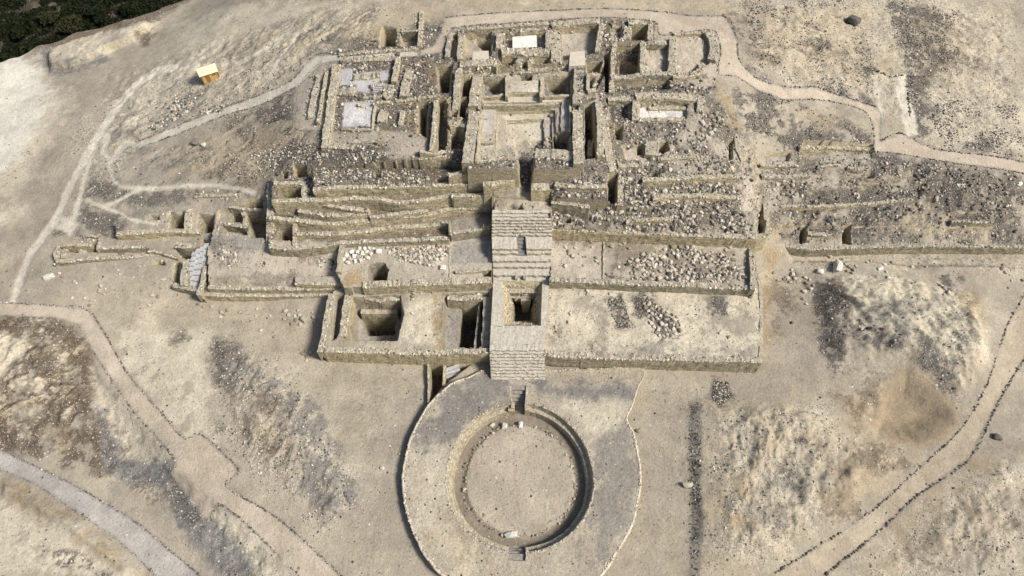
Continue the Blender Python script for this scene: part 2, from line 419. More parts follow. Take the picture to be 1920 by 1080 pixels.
def paint(kind, poly, s=1.0, feather=1.2, amp=.9, ns=3.0, cover=None, z=None):
    """soil patch with a ragged edge; cover < 1 breaks it into blotches"""
    _seed[0] += 7
    w2 = pix2(poly, z); sl = window(w2, feather * 2 + 1); x = X[sl]; y = Y[sl]
    sd = sdist(w2, x, y); n = fbm(x, y, ns, 6, _seed[0], .74)
    w = np.clip(.5 + sd / feather + (n - .5) * 4 * amp * np.clip(1.6 - sd / (feather * 3), .25, 1), 0, 1)
    if cover is not None:
        n2 = fbm(x, y, ns * .8, 6, _seed[0] + 31, .74); q = .5 + (0.5 - cover) * .34
        w = w * sstep(q - .05, q + .05, n2)
    tint(sl, w, kind, s)

def band(pts, width_px):
    """outline of a strip round a picture polyline"""
    p = spline(pts, step=14); d = np.gradient(p, axis=0); d /= np.linalg.norm(d, axis=1)[:, None] + 1e-9
    n = np.stack([-d[:, 1], d[:, 0]], 1); w = np.asarray(width_px, float) / 2
    return np.r_[p + n * w, (p - n * w)[::-1]]

# ------------------------------------------------------------------ natural relief
_rel = (fbm(X, Y, 14, 4, 5) - .5) * .5 + (fbm(X, Y, 3.0, 4, 9) - .5) * .22
_plain = sstep(1.2, 3.5, np.abs(H))
H += np.where(MID, _rel * (.12 + .88 * _plain), 0)
C[...] = np.where((fbm(X, Y, 11, 5, 50) > .5)[..., None], np.array(PAL['plain'][0], np.float32), np.array((.375,.335,.268), np.float32))

# the hill under the monument
mark([(505,467),(498,345),(520,300),(590,275),(600,110),(690,85),(840,38),(1130,33),(1222,38),(1235,55),(1335,55),(1345,140),(1350,200),(1412,280),(1424,450),(1035,445),(925,450),(840,452),(640,458)], 'mound')

# ------------------------------------------------------------------ foreground relief
for poly, dz, rg in [([(1530,520),(1600,505),(1760,515),(1850,560),(1870,640),(1840,740),(1790,770),(1740,700),(1660,690),(1560,700),(1520,600)], .7, .55),
                     ([(1320,760),(1480,740),(1560,800),(1700,850),(1600,960),(1460,1060),(1330,1070)], .4, .5),
                     ([(1600,1080),(1700,1000),(1800,900),(1920,830),(1920,1080)], .3, .55),
                     ([(0,600),(120,605),(160,660),(170,800),(60,850),(0,830)], .4, .45),
                     ([(400,620),(470,640),(580,740),(660,900),(640,960),(560,930),(430,820),(395,720)], .4, .35),
                     ([(180,130),(420,60),(600,20),(700,30),(560,150),(330,250),(200,330)], .0, .35),
                     ([(1400,10),(1900,10),(1910,280),(1700,240),(1420,140)], .0, .35),
                     ([(1430,290),(1920,330),(1920,440),(1460,440)], .0, .5)]:
    rise(poly, dz, 4.0, .8, rough=rg)
# low left-facing scarp right of the plaza
_e = np.array([PW(px, py, 0)[:2] for px, py in [(1306,740),(1313,760),(1312,900),(1314,1000),(1308,1085)]]); _o = np.argsort(_e[:, 1])
_xe = np.interp(Y, _e[_o, 1], _e[_o, 0]) + (fbm(Y, Y * 0, 2.5, 3, 88) - .5) * .7; _d = X - _xe
H += .4 * np.where(_d > -1.6, np.clip((_d + 1.6) / 1.6, 0, 1) * np.exp(-np.clip(_d, 0, 99) / 7), 0) * sstep(_e[:, 1].max() + 1, _e[:, 1].max() - 4, Y) * (Y > 5)
# dune hollow on the right
rise([(1640,720),(1700,685),(1745,715),(1790,765),(1800,800),(1720,840),(1640,830),(1610,780)], -1.8, 4.5, .2)
# side bank of the left plateau, road bank
rise([(165,660),(330,870),(480,1000),(560,1085),(420,1085),(300,920),(200,880),(160,760)], -.9, 3.0, .6, rough=.3)
rise([(0,893),(60,915),(130,960),(230,1035),(290,1085),(230,1085),(120,1000),(0,930)], .9, 2.0, .3, rough=.2)
# spur above the river bank
rise([(85,100),(230,50),(300,40),(262,75),(150,128),(90,140)], 1.6, 1.6, .5, rough=.3)

flat([(1452,462),(2050,456),(2050,512),(1700,508),(1480,500)], .05, None, feather=1.6, rag=.3, rough=.1)
def relief(poly, amp, scale, stretch, ang, hi=None, lo=None, s=.8, feather=4.0, bias=.5):
    """gullied ground: ridged noise drawn out along a direction; pale crests, coarse dark gravel in the hollows"""
    _seed[0] += 7
    w2 = pix2(poly); sl, w, sd = wmask(w2, feather, 1.0, _seed[0]); x = X[sl]; y = Y[sl]; a = R(ang)
    wx = x + (fbm(x, y, 6, 3, _seed[0] + 1) - .5) * 5; wy = y + (fbm(x, y, 6, 3, _seed[0] + 2) - .5) * 5
    u = (wx * math.cos(a) + wy * math.sin(a)) / stretch; v = -wx * math.sin(a) + wy * math.cos(a)
    n = np.zeros_like(x); t = 0; am = 1.0; sc = scale
    for o in range(6):
        q = 1 - np.abs(2 * vnoise(u / sc + 9.1 * o, v / sc + 3.3 * o, _seed[0] + 5 + o) - 1); n += am * q; t += am; am *= .62; sc *= .5
    n = n / t
    H[sl] += w * amp * (n - .55) * 2
    if hi: tint(sl, w * sstep(bias + .06, bias + .18, n), hi, s)
    if lo: tint(sl, w * sstep(bias - .02, bias - .13, n), lo, s)
# ------------------------------------------------------------------ right-hand terraces of the front
flat([(1016,666),(1030,440),(1412,455),(1422,500),(1430,545),(1431,610),(1428,679),(1200,673)], 3.35, 'lower_terrace', rough=.12)
flat([(1030,437),(1032,529),(1140,531),(1280,537),(1414,542),(1409,452)], 5.0, 'walled_terrace', rough=.1)
flat([(1034,430),(1085,434),(1200,439),(1300,442),(1420,447),(1440,441),(1438,400),(1034,386)], [7.6,7.6,7.6,7.6,7.6,7.6,9.2,10.6], None, feather=0, rag=.05, rough=.3)
mark([(1034,430),(1085,434),(1200,439),(1300,442),(1420,447),(1418,300),(1170,310),(1150,330),(1034,330)], 'rubble_slope')
# ------------------------------------------------------------------ left-hand terraces
flat([(378,553),(642,550),(642,530),(384,530)], 1.7, 'wing_terrace', rough=.06)
flat([(390,541),(645,541),(655,515),(640,448),(505,466),(500,447),(399,440),(388,470)], [2.75,2.75,3.3,5.3,5.0,5.1,4.9,4.4], 'wing_terrace', rough=.1)
flat([(550,534),(650,531),(650,515),(550,516)], 3.9, 'wing_terrace', rough=.15, feather=.3)
flat([(605,658),(918,663),(926,535),(640,538),(624,546)], 3.2, 'pit_terrace', rough=.1)
flat([(645,540),(680,538),(922,531),(925,440),(842,450),(637,456),(632,515)], 5.3, 'court_terrace', rough=.08)
flat([(845,440),(922,428),(922,390),(845,400)], 7.2, 'stepped_slope', rough=.1)
flat([(503,466),(563,467),(637,458),(726,455),(842,451),(842,392),(503,392)], 6.3, 'stepped_slope', rough=.12)
flat([(551,439),(628,440),(726,430),(845,422),(845,380),(551,380)], 7.15, 'stepped_slope', rough=.1)
flat([(503,411),(554,415),(613,421),(697,414),(800,406),(840,394),(924,387),(924,352),(503,352)], 8.35, 'stepped_slope', rough=.15)
flat([(557,397),(616,406),(694,403),(690,372),(557,372)], 9.35, 'stepped_slope', rough=.1)
flat([(606,384),(690,396),(680,372),(612,372)], 10.0, 'stepped_slope', rough=.1)
flat([(509,380),(604,378),(697,375),(755,380),(847,371),(850,330),(509,330)], 10.8, 'stepped_slope', rough=.2)
flat([(847,369),(917,366),(926,340),(847,340)], 11.2, 'stepped_slope', rough=.15)
flat([(586,356),(662,353),(819,350),(942,338),(966,332),(964,305),(880,312),(586,318)], [12.5,12.5,12.6,13,13.4,15.2,15,13.4], 'stepped_slope', rough=.3)
# far left wing
flat([(104,491),(156,487),(216,485),(308,478),(300,462),(185,466),(108,459)], 1.5, 'low_wing', rough=.1)
flat([(183,466),(269,464),(330,481),(334,450),(300,443),(185,446)], 2.5, 'low_wing', rough=.12)
flat([(216,440),(315,436),(400,436),(400,398),(300,395),(216,420)], [3.8,3.8,3.8,5.2,4.6,3.4], 'low_wing', rough=.2)
flat([(400,441),(470,449),(502,450),(502,388),(413,400)], 4.4, 'low_wing', rough=.15)
# right-hand low terrace along the plain
flat([(1463,458),(1518,468),(1587,466),(1667,463),(1782,462),(2000,462),(2000,430),(1463,425)], [2,2,2,2,2,2,3.4,3.4], 'east_bank', rough=.25)
flat([(1460,389),(1587,385),(1722,374),(1730,345),(1460,350)], [5.4,5.4,5.6,6.8,6.8], 'east_bank', rough=.25)
flat([(1500,276),(1632,278),(1640,300),(1500,302)], 8.1, None, rough=.1)
flat([(1785,415),(1862,417),(1862,400),(1785,400)], 4.6, None, rough=.15)

# ------------------------------------------------------------------ sunken court on the summit
flat([(884,140),(1080,128),(1090,318),(876,318)], 16.9, 'sunken_court', rough=.06)
flat([(905,175),(1072,173),(1078,300),(900,300)], 16.35, 'sunken_court', rough=.04, rag=.04)
flat([(902,198),(1052,196),(1052,300),(898,300)], 15.8, 'sunken_court', rough=.04, rag=.04)
flat([(929,209),(1041,207),(1043,300),(926,300)], 15.3, 'sunken_court', rough=.03, rag=.03)
flat([(935,215),(1034,212),(1036,300),(932,300)], 14.85, 'sunken_court', rough=.03, rag=.03)
flat([(950,231),(1018,228),(1020,300),(948,300)], 14.25, 'sunken_court', rough=.03, rag=.03)
flat([(1052,196),(1068,193),(1070,240),(1050,240)], 16.2, 'sunken_court', rough=.03, rag=.03)
flat([(951,151),(1012,150),(1012,173),(951,174)], 17.3, 'sunken_court', rough=.05, rag=.05)
flat([(874,300),(966,284),(970,300),(880,318)], 16.6, 'sunken_court', rough=.35, rag=.3)
flat([(1002,288),(1092,294),(1094,312),(1002,306)], 16.7, 'sunken_court', rough=.35, rag=.3)

flat([(958,258),(1018,260),(1012,290),(1002,320),(1000,376),(970,376),(968,310)], [14.2,14.2,13.6,12.8,11.2,11.2,13.0], 'sunken_court', feather=.7, rag=.3, rough=.3)
flat([(926,404),(1036,404),(1033,374),(928,374)], 11.0, 'stepped_slope', rough=.2)
rise([(945,386),(960,380),(980,382),(985,396),(974,407),(950,404)], -1.7, 1.0, .3, rough=.2)
# ------------------------------------------------------------------ pits, trenches, sunk rooms  (outline = rim, depth, wall slope)
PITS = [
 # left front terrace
 ([(655,556),(752,552),(758,590),(745,640),(660,640),(650,600)], -5.2, 1.0, 'greyfloor'), ([(676,588),(742,586),(742,630),(688,630)], -4.2, .5, 'pit_shade'),
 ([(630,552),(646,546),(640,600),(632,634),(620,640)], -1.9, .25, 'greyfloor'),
 ([(832,552),(918,548),(918,658),(827,658)], -3.0, .4, 'greyfloor'), ([(866,572),(898,570),(890,655),(858,655)], -5.0, .25, 'pit_shade'), ([(903,566),(918,560),(917,655),(900,655)], -1.5, .2, 'greyfloor'),
 ([(690,497),(705,492),(722,494),(729,506),(725,526),(690,526)], -5.5, .5, 'pit_shade'),
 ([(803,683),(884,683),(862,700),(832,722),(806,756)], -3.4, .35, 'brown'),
 ([(842,462),(918,452),(918,492),(843,492)], -.25, .2, 'greyfloor'), ([(905,508),(921,506),(921,523),(905,523)], -2.6, .2, 'pit_shade'),
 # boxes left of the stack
 ([(524,426),(549,428),(549,452),(515,450)], -3.4, .4, 'pit_shade'), ([(524,346),(566,344),(566,371),(522,372)], -4.2, .25, 'pit_shade'), ([(549,308),(576,306),(578,332),(551,334)], -3.0, .5, 'brown'), ([(529,322),(540,322),(540,335),(528,335)], -2.5, .2, 'pit_shade'),
 ([(505,402),(550,404),(550,412),(505,410)], -1.8, .2, 'pit_shade'),
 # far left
 ([(126,461),(146,461),(146,474),(122,474)], -1.9, .25, 'pit_shade'), ([(155,458),(181,456),(180,472),(158,474)], -1.6, .3, 'greyfloor'), ([(215,470),(235,472),(232,483),(214,482)], -1.0, .8, 'pit_shade'),
 ([(315,398),(350,397),(350,434),(314,433)], -4.6, .6, 'brown'), ([(372,400),(402,402),(400,438),(370,438)], -4.6, .7, 'brown'), ([(281,404),(300,404),(300,413),(281,412)], -1.5, .3, 'pit_shade'),
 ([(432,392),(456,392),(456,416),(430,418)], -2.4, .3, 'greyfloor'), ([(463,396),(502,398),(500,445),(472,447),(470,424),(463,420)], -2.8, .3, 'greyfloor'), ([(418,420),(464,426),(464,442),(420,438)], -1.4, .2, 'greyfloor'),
 ([(332,465),(370,462),(360,482),(332,482)], -2.2, .3, 'brown'), ([(327,492),(336,490),(334,536),(324,534)], -1.8, .2, 'pit_shade'), ([(346,486),(360,482),(350,534),(342,534)], -1.8, .2, 'pit_shade'), ([(383,508),(391,500),(390,540),(380,542)], -2.0, .2, 'pit_shade'), ([(285,488),(305,486),(310,497),(290,497)], -1.2, .3, 'pit_shade'),
 ([(380,448),(396,448),(394,460),(380,460)], -2.0, .2, 'pit_shade'),
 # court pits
 ([(905,144),(949,142),(950,180),(904,181)], -1.6, .3, 'wash'), ([(914,150),(940,148),(945,170),(926,178),(912,168)], -4.2, 1.6, 'pit_shade'),
 ([(1018,144),(1073,141),(1073,178),(1018,180)], -1.4, .3, 'wash'), ([(1024,150),(1068,148),(1066,172),(1042,178),(1024,168)], -5.0, 1.4, 'pit_shade'),
 ([(976,141),(998,139),(998,151),(977,152)], -3.0, .3, 'pit_shade'), 
 ([(1036,250),(1070,246),(1072,293),(1036,290)], -2.6, .6, 'pit_shade'), 
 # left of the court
 ([(816,122),(850,118),(846,176),(820,174)], -5.0, 1.2, 'pit_shade'), ([(866,143),(884,143),(883,182),(864,182)], -5.2, .3, 'pit_shade'), ([(860,184),(876,182),(872,226),(858,226)], -4.6, .3, 'pit_shade'), ([(845,190),(860,188),(858,220),(844,220)], -2.0, .2, 'greyfloor'),
 ([(820,184),(840,182),(838,282),(818,284)], -3.2, .3, 'grey'), ([(780,190),(806,186),(804,262),(780,250)], -4.0, 1.4, 'pit_shade'), ([(843,236),(872,234),(870,284),(842,284)], -3.0, .4, 'dark'),
 ([(876,140),(886,140),(882,200),(876,200)], -2.0, .2, 'pit_shade'), ([(700,300),(716,300),(714,334),(700,334)], -2.2, .8, 'pit_shade'),
 ([(793,300),(838,297),(838,312),(796,316)], -2.0, .3, 'pit_shade'), ([(818,334),(836,332),(836,348),(818,348)], -1.8, .3, 'pit_shade'),
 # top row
 ([(716,48),(744,52),(744,88),(708,88)], -4.4, 1.1, 'pit_shade'), ([(751,62),(784,60),(785,86),(750,88)], -2.0, .2, 'floor'), ([(846,60),(858,58),(858,106),(842,108)], -1.3, .2, 'floor'),
 ([(872,63),(922,58),(922,108),(870,110)], -1.6, .3, 'floor'), ([(890,66),(928,62),(926,88),(902,93),(890,84)], -3.4, 1.2, 'pit_shade'),
 ([(946,62),(1026,54),(1026,88),(946,92)], -1.4, .2, 'greyfloor'), ([(928,104),(968,100),(972,116),(962,132),(940,126)], -3.2, 1.5, 'pit_shade'), ([(996,106),(1032,103),(1034,120),(1018,130),(998,128)], -3.6, 1.4, 'pit_shade'), ([(976,110),(992,109),(992,134),(977,135)], -2.2, .25, 'grey'),
 ([(1053,52),(1122,48),(1116,100),(1098,104),(1096,95),(1069,96),(1068,112),(1053,114)], -1.3, .25, 'floor'), ([(1145,46),(1166,46),(1168,72),(1145,73)], -1.2, .3, 'floor'), ([(1182,48),(1216,48),(1215,76),(1182,76)], -2.6, .4, 'greyfloor'), ([(1190,52),(1213,52),(1212,74),(1192,72)], -2.4, .6, 'pit_shade'),
 ([(1098,116),(1130,112),(1128,136),(1098,138)], -3.2, .8, 'pit_shade'), ([(1132,98),(1144,98),(1144,172),(1134,174)], -4.6, .3, 'pit_shade'), ([(1104,142),(1114,142),(1114,166),(1104,166)], -1.0, .2, 'pit_shade'), ([(1118,142),(1134,142),(1134,168),(1118,168)], -1.0, .2, 'pit_shade'),
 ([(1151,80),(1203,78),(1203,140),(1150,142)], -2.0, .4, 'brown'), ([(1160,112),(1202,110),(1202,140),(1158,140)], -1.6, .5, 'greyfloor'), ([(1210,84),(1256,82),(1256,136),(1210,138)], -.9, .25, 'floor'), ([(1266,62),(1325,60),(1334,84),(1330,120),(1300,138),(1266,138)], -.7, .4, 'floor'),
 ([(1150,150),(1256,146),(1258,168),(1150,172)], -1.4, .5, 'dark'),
 ([(1096,196),(1112,192),(1120,298),(1096,298)], -5.4, .35, 'pit_shade'), ([(1134,186),(1186,184),(1186,226),(1140,226)], -1.4, 1.0, 'dark'), ([(1199,192),(1290,190),(1288,222),(1198,222)], -.9, .25, 'white'),
 ([(1196,268),(1208,268),(1208,284),(1196,284)], -3.4, .3, 'pit_shade'), ([(1235,266),(1252,264),(1256,282),(1242,288),(1234,286)], -3.6, .5, 'pit_shade'), ([(1150,234),(1168,236),(1168,264),(1156,262)], -3.0, .5, 'pit_shade'), ([(1162,270),(1196,264),(1222,276),(1220,304),(1170,302)], -.8, .8, 'floor'),
 ([(1140,326),(1160,322),(1156,382),(1139,380)], -5.0, .4, 'pit_shade'), ([(1061,407),(1072,408),(1072,418),(1061,418)], -2.2, .2, 'pit_shade'), ([(1034,372),(1058,376),(1054,380),(1034,379)], -1.8, .2, 'pit_shade'), ([(1220,322),(1232,320),(1234,340),(1222,342)], -2.0, .4, 'pit_shade'),
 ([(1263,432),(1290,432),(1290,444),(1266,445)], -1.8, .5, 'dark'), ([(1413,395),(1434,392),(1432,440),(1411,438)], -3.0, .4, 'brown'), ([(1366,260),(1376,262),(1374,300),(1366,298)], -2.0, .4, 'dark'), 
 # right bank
 ([(1500,425),(1514,420),(1512,455),(1498,460)], -3.0, .5, 'pit_shade'), ([(1580,424),(1597,419),(1594,468),(1578,462)], -3.4, .4, 'pit_shade'), ([(1434,285),(1482,283),(1482,302),(1434,304)], -.9, .5, 'greyfloor'), ([(1622,322),(1640,324),(1640,336),(1626,336)], -1.6, .6, 'dark'),
 ([(1086,690),(1098,690),(1098,708),(1086,702)], -2.2, .2, 'pit_shade'),
]
PITW = []
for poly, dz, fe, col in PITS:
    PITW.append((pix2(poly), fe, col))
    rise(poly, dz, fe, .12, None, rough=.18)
# plan outlines of walks and trails, settled before painting
# hollow in the ground under the circular plaza and under the grand stair
PLAZA_OUT = [(806,757),(842,722),(880,706),(905,692),(960,690),(1100,690),(1205,686),(1196,728),(1186,760),(1175,786),(1189,815),(1199,860),(1202,905),(1189,974),(1164,1025),(1123,1082),(1060,1112),(978,1122),(900,1113),(832,1081),(796,1040),(773,994),(759,945),(755,900),(759,862),(769,823),(786,788)]
def hollow(poly, zs, floor):
    p = np.array(poly, float); x, y = P(p[:, 0], p[:, 1], np.broadcast_to(np.asarray(zs, float), (len(p),)))
    sl, w, sd = wmask(np.stack([x, y], 1), 0, 0, 1); H[sl] = np.where(w > .5, floor, H[sl])
hollow([(812,765),(850,729),(900,704),(1060,700),(1193,700),(1168,780),(1188,850),(1194,905),(1178,974),(1117,1075),(978,1112),(838,1075),(782,994),(764,900),(776,823)], 1.2, -4.0)
hollow([(925,705),(924,650),(929,525),(926,440),(928,402),(1030,402),(1032,440),(1026,525),(1016,650),(1018,705)], [.8,3.5,3.8,7,10,10,7,3.8,3.5,.8], -5.0)
# ------------------------------------------------------------------ walks, trails and roads (areas of the ground with their own surface)
WALKS = {
 'summit_walkway': [(835,33),(900,27),(985,22),(1090,17),(1160,17),(1240,22),(1300,30),(1360,32),(1380,70),(1385,110),(1400,130),(1420,148),(1470,163),(1530,165),(1580,180),(1642,200),(1652,212),(1650,265),(1690,250),(1760,280),(1930,306),(1930,328),(1850,314),(1760,301),(1700,290),(1637,286),(1638,235),(1620,207),(1570,192),(1520,186),(1470,187),(1420,168),(1380,143),(1350,140),(1346,125),(1351,100),(1345,65),(1332,57),(1300,58),(1240,65),(1225,40),(1150,32),(1050,36),(980,42),(900,46),(848,53),(836,75),(830,98),(790,104),(786,95),(814,86),(828,60)],
 'hillside_walkway': [(590,105),(640,102),(780,95),(786,106),(640,113),(603,118),(562,160),(500,192),(420,217),(300,264),(262,277),(262,264),(350,228),(430,198),(500,173),(548,150)],
 'visitor_walkway': [(-40,565),(100,572),(165,580),(200,630),(240,700),(300,770),(345,820),(380,815),(448,880),(425,910),(520,970),(605,1045),(650,1090),(560,1090),(480,1000),(410,945),(385,975),(320,890),(330,865),(250,770),(175,660),(150,610),(100,595),(-40,590)],
 'gravel_road': [(-40,825),(60,870),(150,915),(250,975),(330,1040),(385,1090),(300,1090),(230,1020),(130,950),(60,905),(-40,868)],
 'sandy_road': [(1960,450),(1920,552),(1887,613),(1848,724),(1803,802),(1709,891),(1620,969),(1453,1074),(1430,1090),(1530,1090),(1548,1077),(1642,1002),(1720,930),(1820,858),(1876,747),(1920,674),(1960,600)],
}
WALK_COL = {'summit_walkway': 'path', 'hillside_walkway': 'trail', 'visitor_walkway': 'path', 'gravel_road': 'road', 'sandy_road': 'sandroad'}
TRAILS = [([(22,575),(40,520),(62,470),(105,410),(130,355),(160,298),(192,243),(232,187),(275,145),(315,128),(385,126)], 13), ([(385,124),(450,116),(500,92),(545,60)], 8),
          ([(136,420),(152,365),(166,310),(182,270)], 9), ([(203,250),(196,285),(210,300),(225,285),(238,268),(262,270)], 13), ([(206,302),(214,340),(240,352),(300,353),(360,348),(430,350),(480,362)], 9), ([(163,374),(195,387),(225,375),(262,356),(300,353)], 9), ([(195,388),(230,402),(260,415),(300,420)], 7),
          ([(540,60),(555,40),(562,60),(540,90),(510,130)], 6), ([(1640,140),(1655,220)], 10), ([(1685,140),(1700,200),(1712,255)], 24), ([(100,415),(125,422),(140,432)], 26)]

_near = MID
def P3(kind, *polys, **kw):
    for p in polys: paint(kind, p, **kw)

# broad soils
P3('sand', [(560,0),(840,0),(1000,-20),(1380,-20),(1380,30),(1160,15),(1000,20),(835,30),(790,90),(600,100),(420,180),(330,120),(420,40)], s=.8, feather=6)
P3('pale', [(0,135),(90,120),(130,200),(60,320),(0,400),(-60,300)], [(85,95),(230,50),(300,45),(150,128),(95,130)], [(330,40),(560,0),(700,0),(560,100),(440,120),(330,130)], [(1740,160),(1920,200),(1920,290),(1760,260),(1720,200)], s=.75, feather=5, amp=.8, ns=5)
P3('pebble', [(150,220),(300,130),(480,90),(640,10),(720,20),(640,90),(560,150),(420,210),(260,270),(130,420)], s=.8, feather=5)
P3('pebble', [(1390,0),(1900,0),(1920,280),(1760,270),(1650,190),(1480,155),(1410,130)], s=.85, feather=4)
P3('sand', [(1560,20),(1640,10),(1690,130),(1600,140),(1570,80)], [(1440,20),(1560,20),(1580,120),(1430,120)], s=.7, feather=3, cover=.6)
# grey scree and dark stony ground, hill left
P3('wash', [(180,230),(260,140),(380,90),(560,30),(640,0),(700,10),(560,90),(420,130),(300,140),(210,260)], [(100,400),(180,300),(230,210),(170,360),(150,460)], [(150,410),(230,400),(300,360),(420,355),(500,345),(500,380),(330,395),(240,440),(150,440)], s=.42, feather=3, cover=.42, ns=4)
P3('dark', [(152,360),(180,330),(220,350),(200,380)], [(210,360),(330,352),(380,360),(300,390),(230,385)], [(155,395),(195,392),(235,410),(220,440),(150,436)], [(105,425),(130,420),(140,440),(110,446)], s=.75, feather=1.5, cover=.75)
P3('wash', [(290,205),(350,180),(365,200),(330,225),(290,235)], [(230,290),(300,270),(310,310),(260,330)], [(310,150),(400,175),(380,215),(310,230)], s=.55, feather=2, cover=.6)
P3('rubble', [(420,220),(560,180),(600,250),(590,330),(500,345),(380,345),(350,300),(420,260)], s=.85, feather=3, cover=.72)
P3('dark', [(520,265),(600,260),(606,300),(560,300),(500,330),(480,300)], [(480,200),(550,170),(555,240),(500,270)], [(555,100),(620,20),(700,20),(690,80),(640,95)], s=.75, feather=2.5, cover=.62)
P3('ochre', [(400,280),(520,230),(500,330),(400,340)], [(420,150),(500,160),(470,190),(415,180)], s=.3, feather=3, cover=.45)
# vegetation valley soil
sl = (slice(None), slice(None)); tint(sl, sstep(-1.5, -4.5, BANK) * MID.astype(float), 'verdure', .95)
P3('brown', [(85,98),(230,52),(360,0),(345,-12),(200,40),(70,90)], s=.7, feather=2)
P3('brown', [(255,60),(285,55),(280,85),(262,85)], [(60,8),(150,2),(130,25),(70,30)], [(160,30),(250,25),(230,50),(150,55)], s=.8, feather=1.5)
P3('wash', [(78,90),(95,95),(110,140),(90,140),(78,115)], [(95,130),(200,105),(210,112),(110,145)], s=.8, feather=1.2)
# summit and upper mound
P3('rubble', [(600,110),(840,40),(1130,36),(1225,42),(1235,130),(1340,140),(1352,200),(1414,280),(1422,442),(1036,430),(1034,330),(930,330),(590,345),(600,275)], s=.9, feather=2)
P3('floor', [(560,112),(604,112),(606,245),(556,245)], [(606,245),(560,245),(600,100),(640,105),(625,200)], [(600,250),(720,245),(716,275),(610,275)], [(700,250),(780,250),(830,290),(800,300),(720,300)], s=.85, feather=.8)
P3('floor', [(842,56),(928,50),(1035,42),(1130,40),(1125,112),(1070,120),(860,120),(845,110)], s=.5, feather=1.0, cover=.6)
P3('lav', [(634,130),(660,128),(664,140),(730,132),(730,150),(700,158),(690,176),(670,172),(668,160),(634,160)], [(646,193),(702,188),(697,237),(642,239)], s=1, feather=.35, amp=.35)
P3('white', [(646,196),(700,190),(696,234),(644,236)], s=.6, feather=.6, cover=.6, ns=1.5)
P3('ochre', [(790,115),(815,120),(818,180),(790,172)], [(756,180),(780,190),(782,255),(762,255)], [(712,240),(726,250),(728,318),(714,318)], [(690,48),(714,45),(708,88),(690,92)], [(1130,190),(1146,190),(1150,320),(1134,330)], [(1405,260),(1420,270),(1424,440),(1412,440)], [(580,342),(660,340),(690,346),(580,356)], [(1336,150),(1350,160),(1400,260),(1370,250)], s=.5, feather=1.0, cover=.7)
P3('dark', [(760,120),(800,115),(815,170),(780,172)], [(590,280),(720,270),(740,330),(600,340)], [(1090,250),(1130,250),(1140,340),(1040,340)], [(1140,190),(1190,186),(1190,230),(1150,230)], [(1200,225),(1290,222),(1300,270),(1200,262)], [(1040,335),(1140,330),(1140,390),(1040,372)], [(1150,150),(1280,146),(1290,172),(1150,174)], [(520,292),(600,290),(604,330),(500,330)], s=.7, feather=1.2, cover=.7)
P3('floor', [(1100,180),(1120,180),(1120,250),(1098,250)], [(1256,100),(1335,70),(1350,140),(1330,170),(1270,165)], [(1290,185),(1330,200),(1300,260),(1260,270),(1290,225)], [(1230,255),(1330,250),(1390,300),(1300,330),(1240,300)], [(1380,250),(1418,270),(1422,440),(1400,440)], s=.75, feather=1.2, cover=.8)
P3('rubble', [(1440,285),(1640,290),(1920,330),(1920,455),(1460,450),(1425,380)], s=.85, feather=2, cover=.75)
P3('dark', [(1440,255),(1630,270),(1640,288),(1440,290)], [(1380,170),(1420,168),(1500,200),(1620,240),(1636,275),(1500,275),(1400,250),(1370,220)], [(1640,290),(1760,305),(1740,340),(1630,320)], [(1560,370),(1720,360),(1720,376),(1460,392),(1460,380)], [(1600,440),(1860,452),(1860,461),(1600,462)], [(1860,430),(1920,430),(1920,458),(1866,458)], [(1740,340),(1800,330),(1810,400),(1750,410)], [(1290,270),(1330,260),(1340,300),(1290,310)], s=.75, feather=1.4, cover=.7)
P3('dark', [(1660,0),(1760,20),(1790,110),(1740,170),(1720,250),(1696,140),(1680,60)], [(1540,80),(1600,90),(1650,130),(1630,150),(1560,120)], [(1500,155),(1590,168),(1640,195),(1560,180)], [(1380,110),(1420,130),(1440,150),(1400,140)], [(1700,180),(1760,200),(1740,255),(1714,250)], [(1840,255),(1890,285),(1890,298),(1800,285)], s=.85, feather=1.8, cover=.78, ns=2.2)
P3('brown', [(1680,30),(1800,30),(1850,100),(1780,180),(1720,150)], [(1390,20),(1500,20),(1480,110),(1400,100)], [(1340,20),(1400,10),(1420,110),(1390,110)], s=.55, feather=3, cover=.5, ns=2)
P3('sand', [(1480,200),(1600,220),(1560,245),(1500,230)], [(1640,300),(1720,330),(1660,350),(1560,345)], [(1760,420),(1860,420),(1850,445),(1700,440)], [(1700,380),(1740,385),(1720,430),(1680,430)], s=.7, feather=1.5, cover=.7)
P3('floor', [(1500,280),(1632,282),(1636,300),(1540,300)], [(1500,320),(1570,320),(1560,360),(1500,350)], [(1430,340),(1500,360),(1500,385),(1440,385)], s=.7, feather=1.5, cover=.8)
# court
P3('floor', [(884,140),(1080,128),(1086,300),(880,300)], s=.9, feather=.3, amp=.3)
P3('lav', [(951,176),(1070,174),(1074,193),(960,195)], [(904,200),(928,200),(926,280),(900,280)], [(1000,232),(1036,212),(1038,262),(1010,264)], [(1054,196),(1068,194),(1068,238),(1054,240)], s=.6, feather=.6, cover=.8)
P3('pale', [(940,216),(1020,214),(1016,228),(950,230)], [(905,182),(960,180),(958,196),(905,196)], [(958,152),(1010,151),(1010,172),(958,173)], s=.6, feather=.5, cover=.8)
P3('dark', [(955,280),(985,264),(1020,264),(1036,250),(1070,240),(1074,295),(1010,300),(1000,345),(975,345)], s=.8, feather=.8, cover=.85)
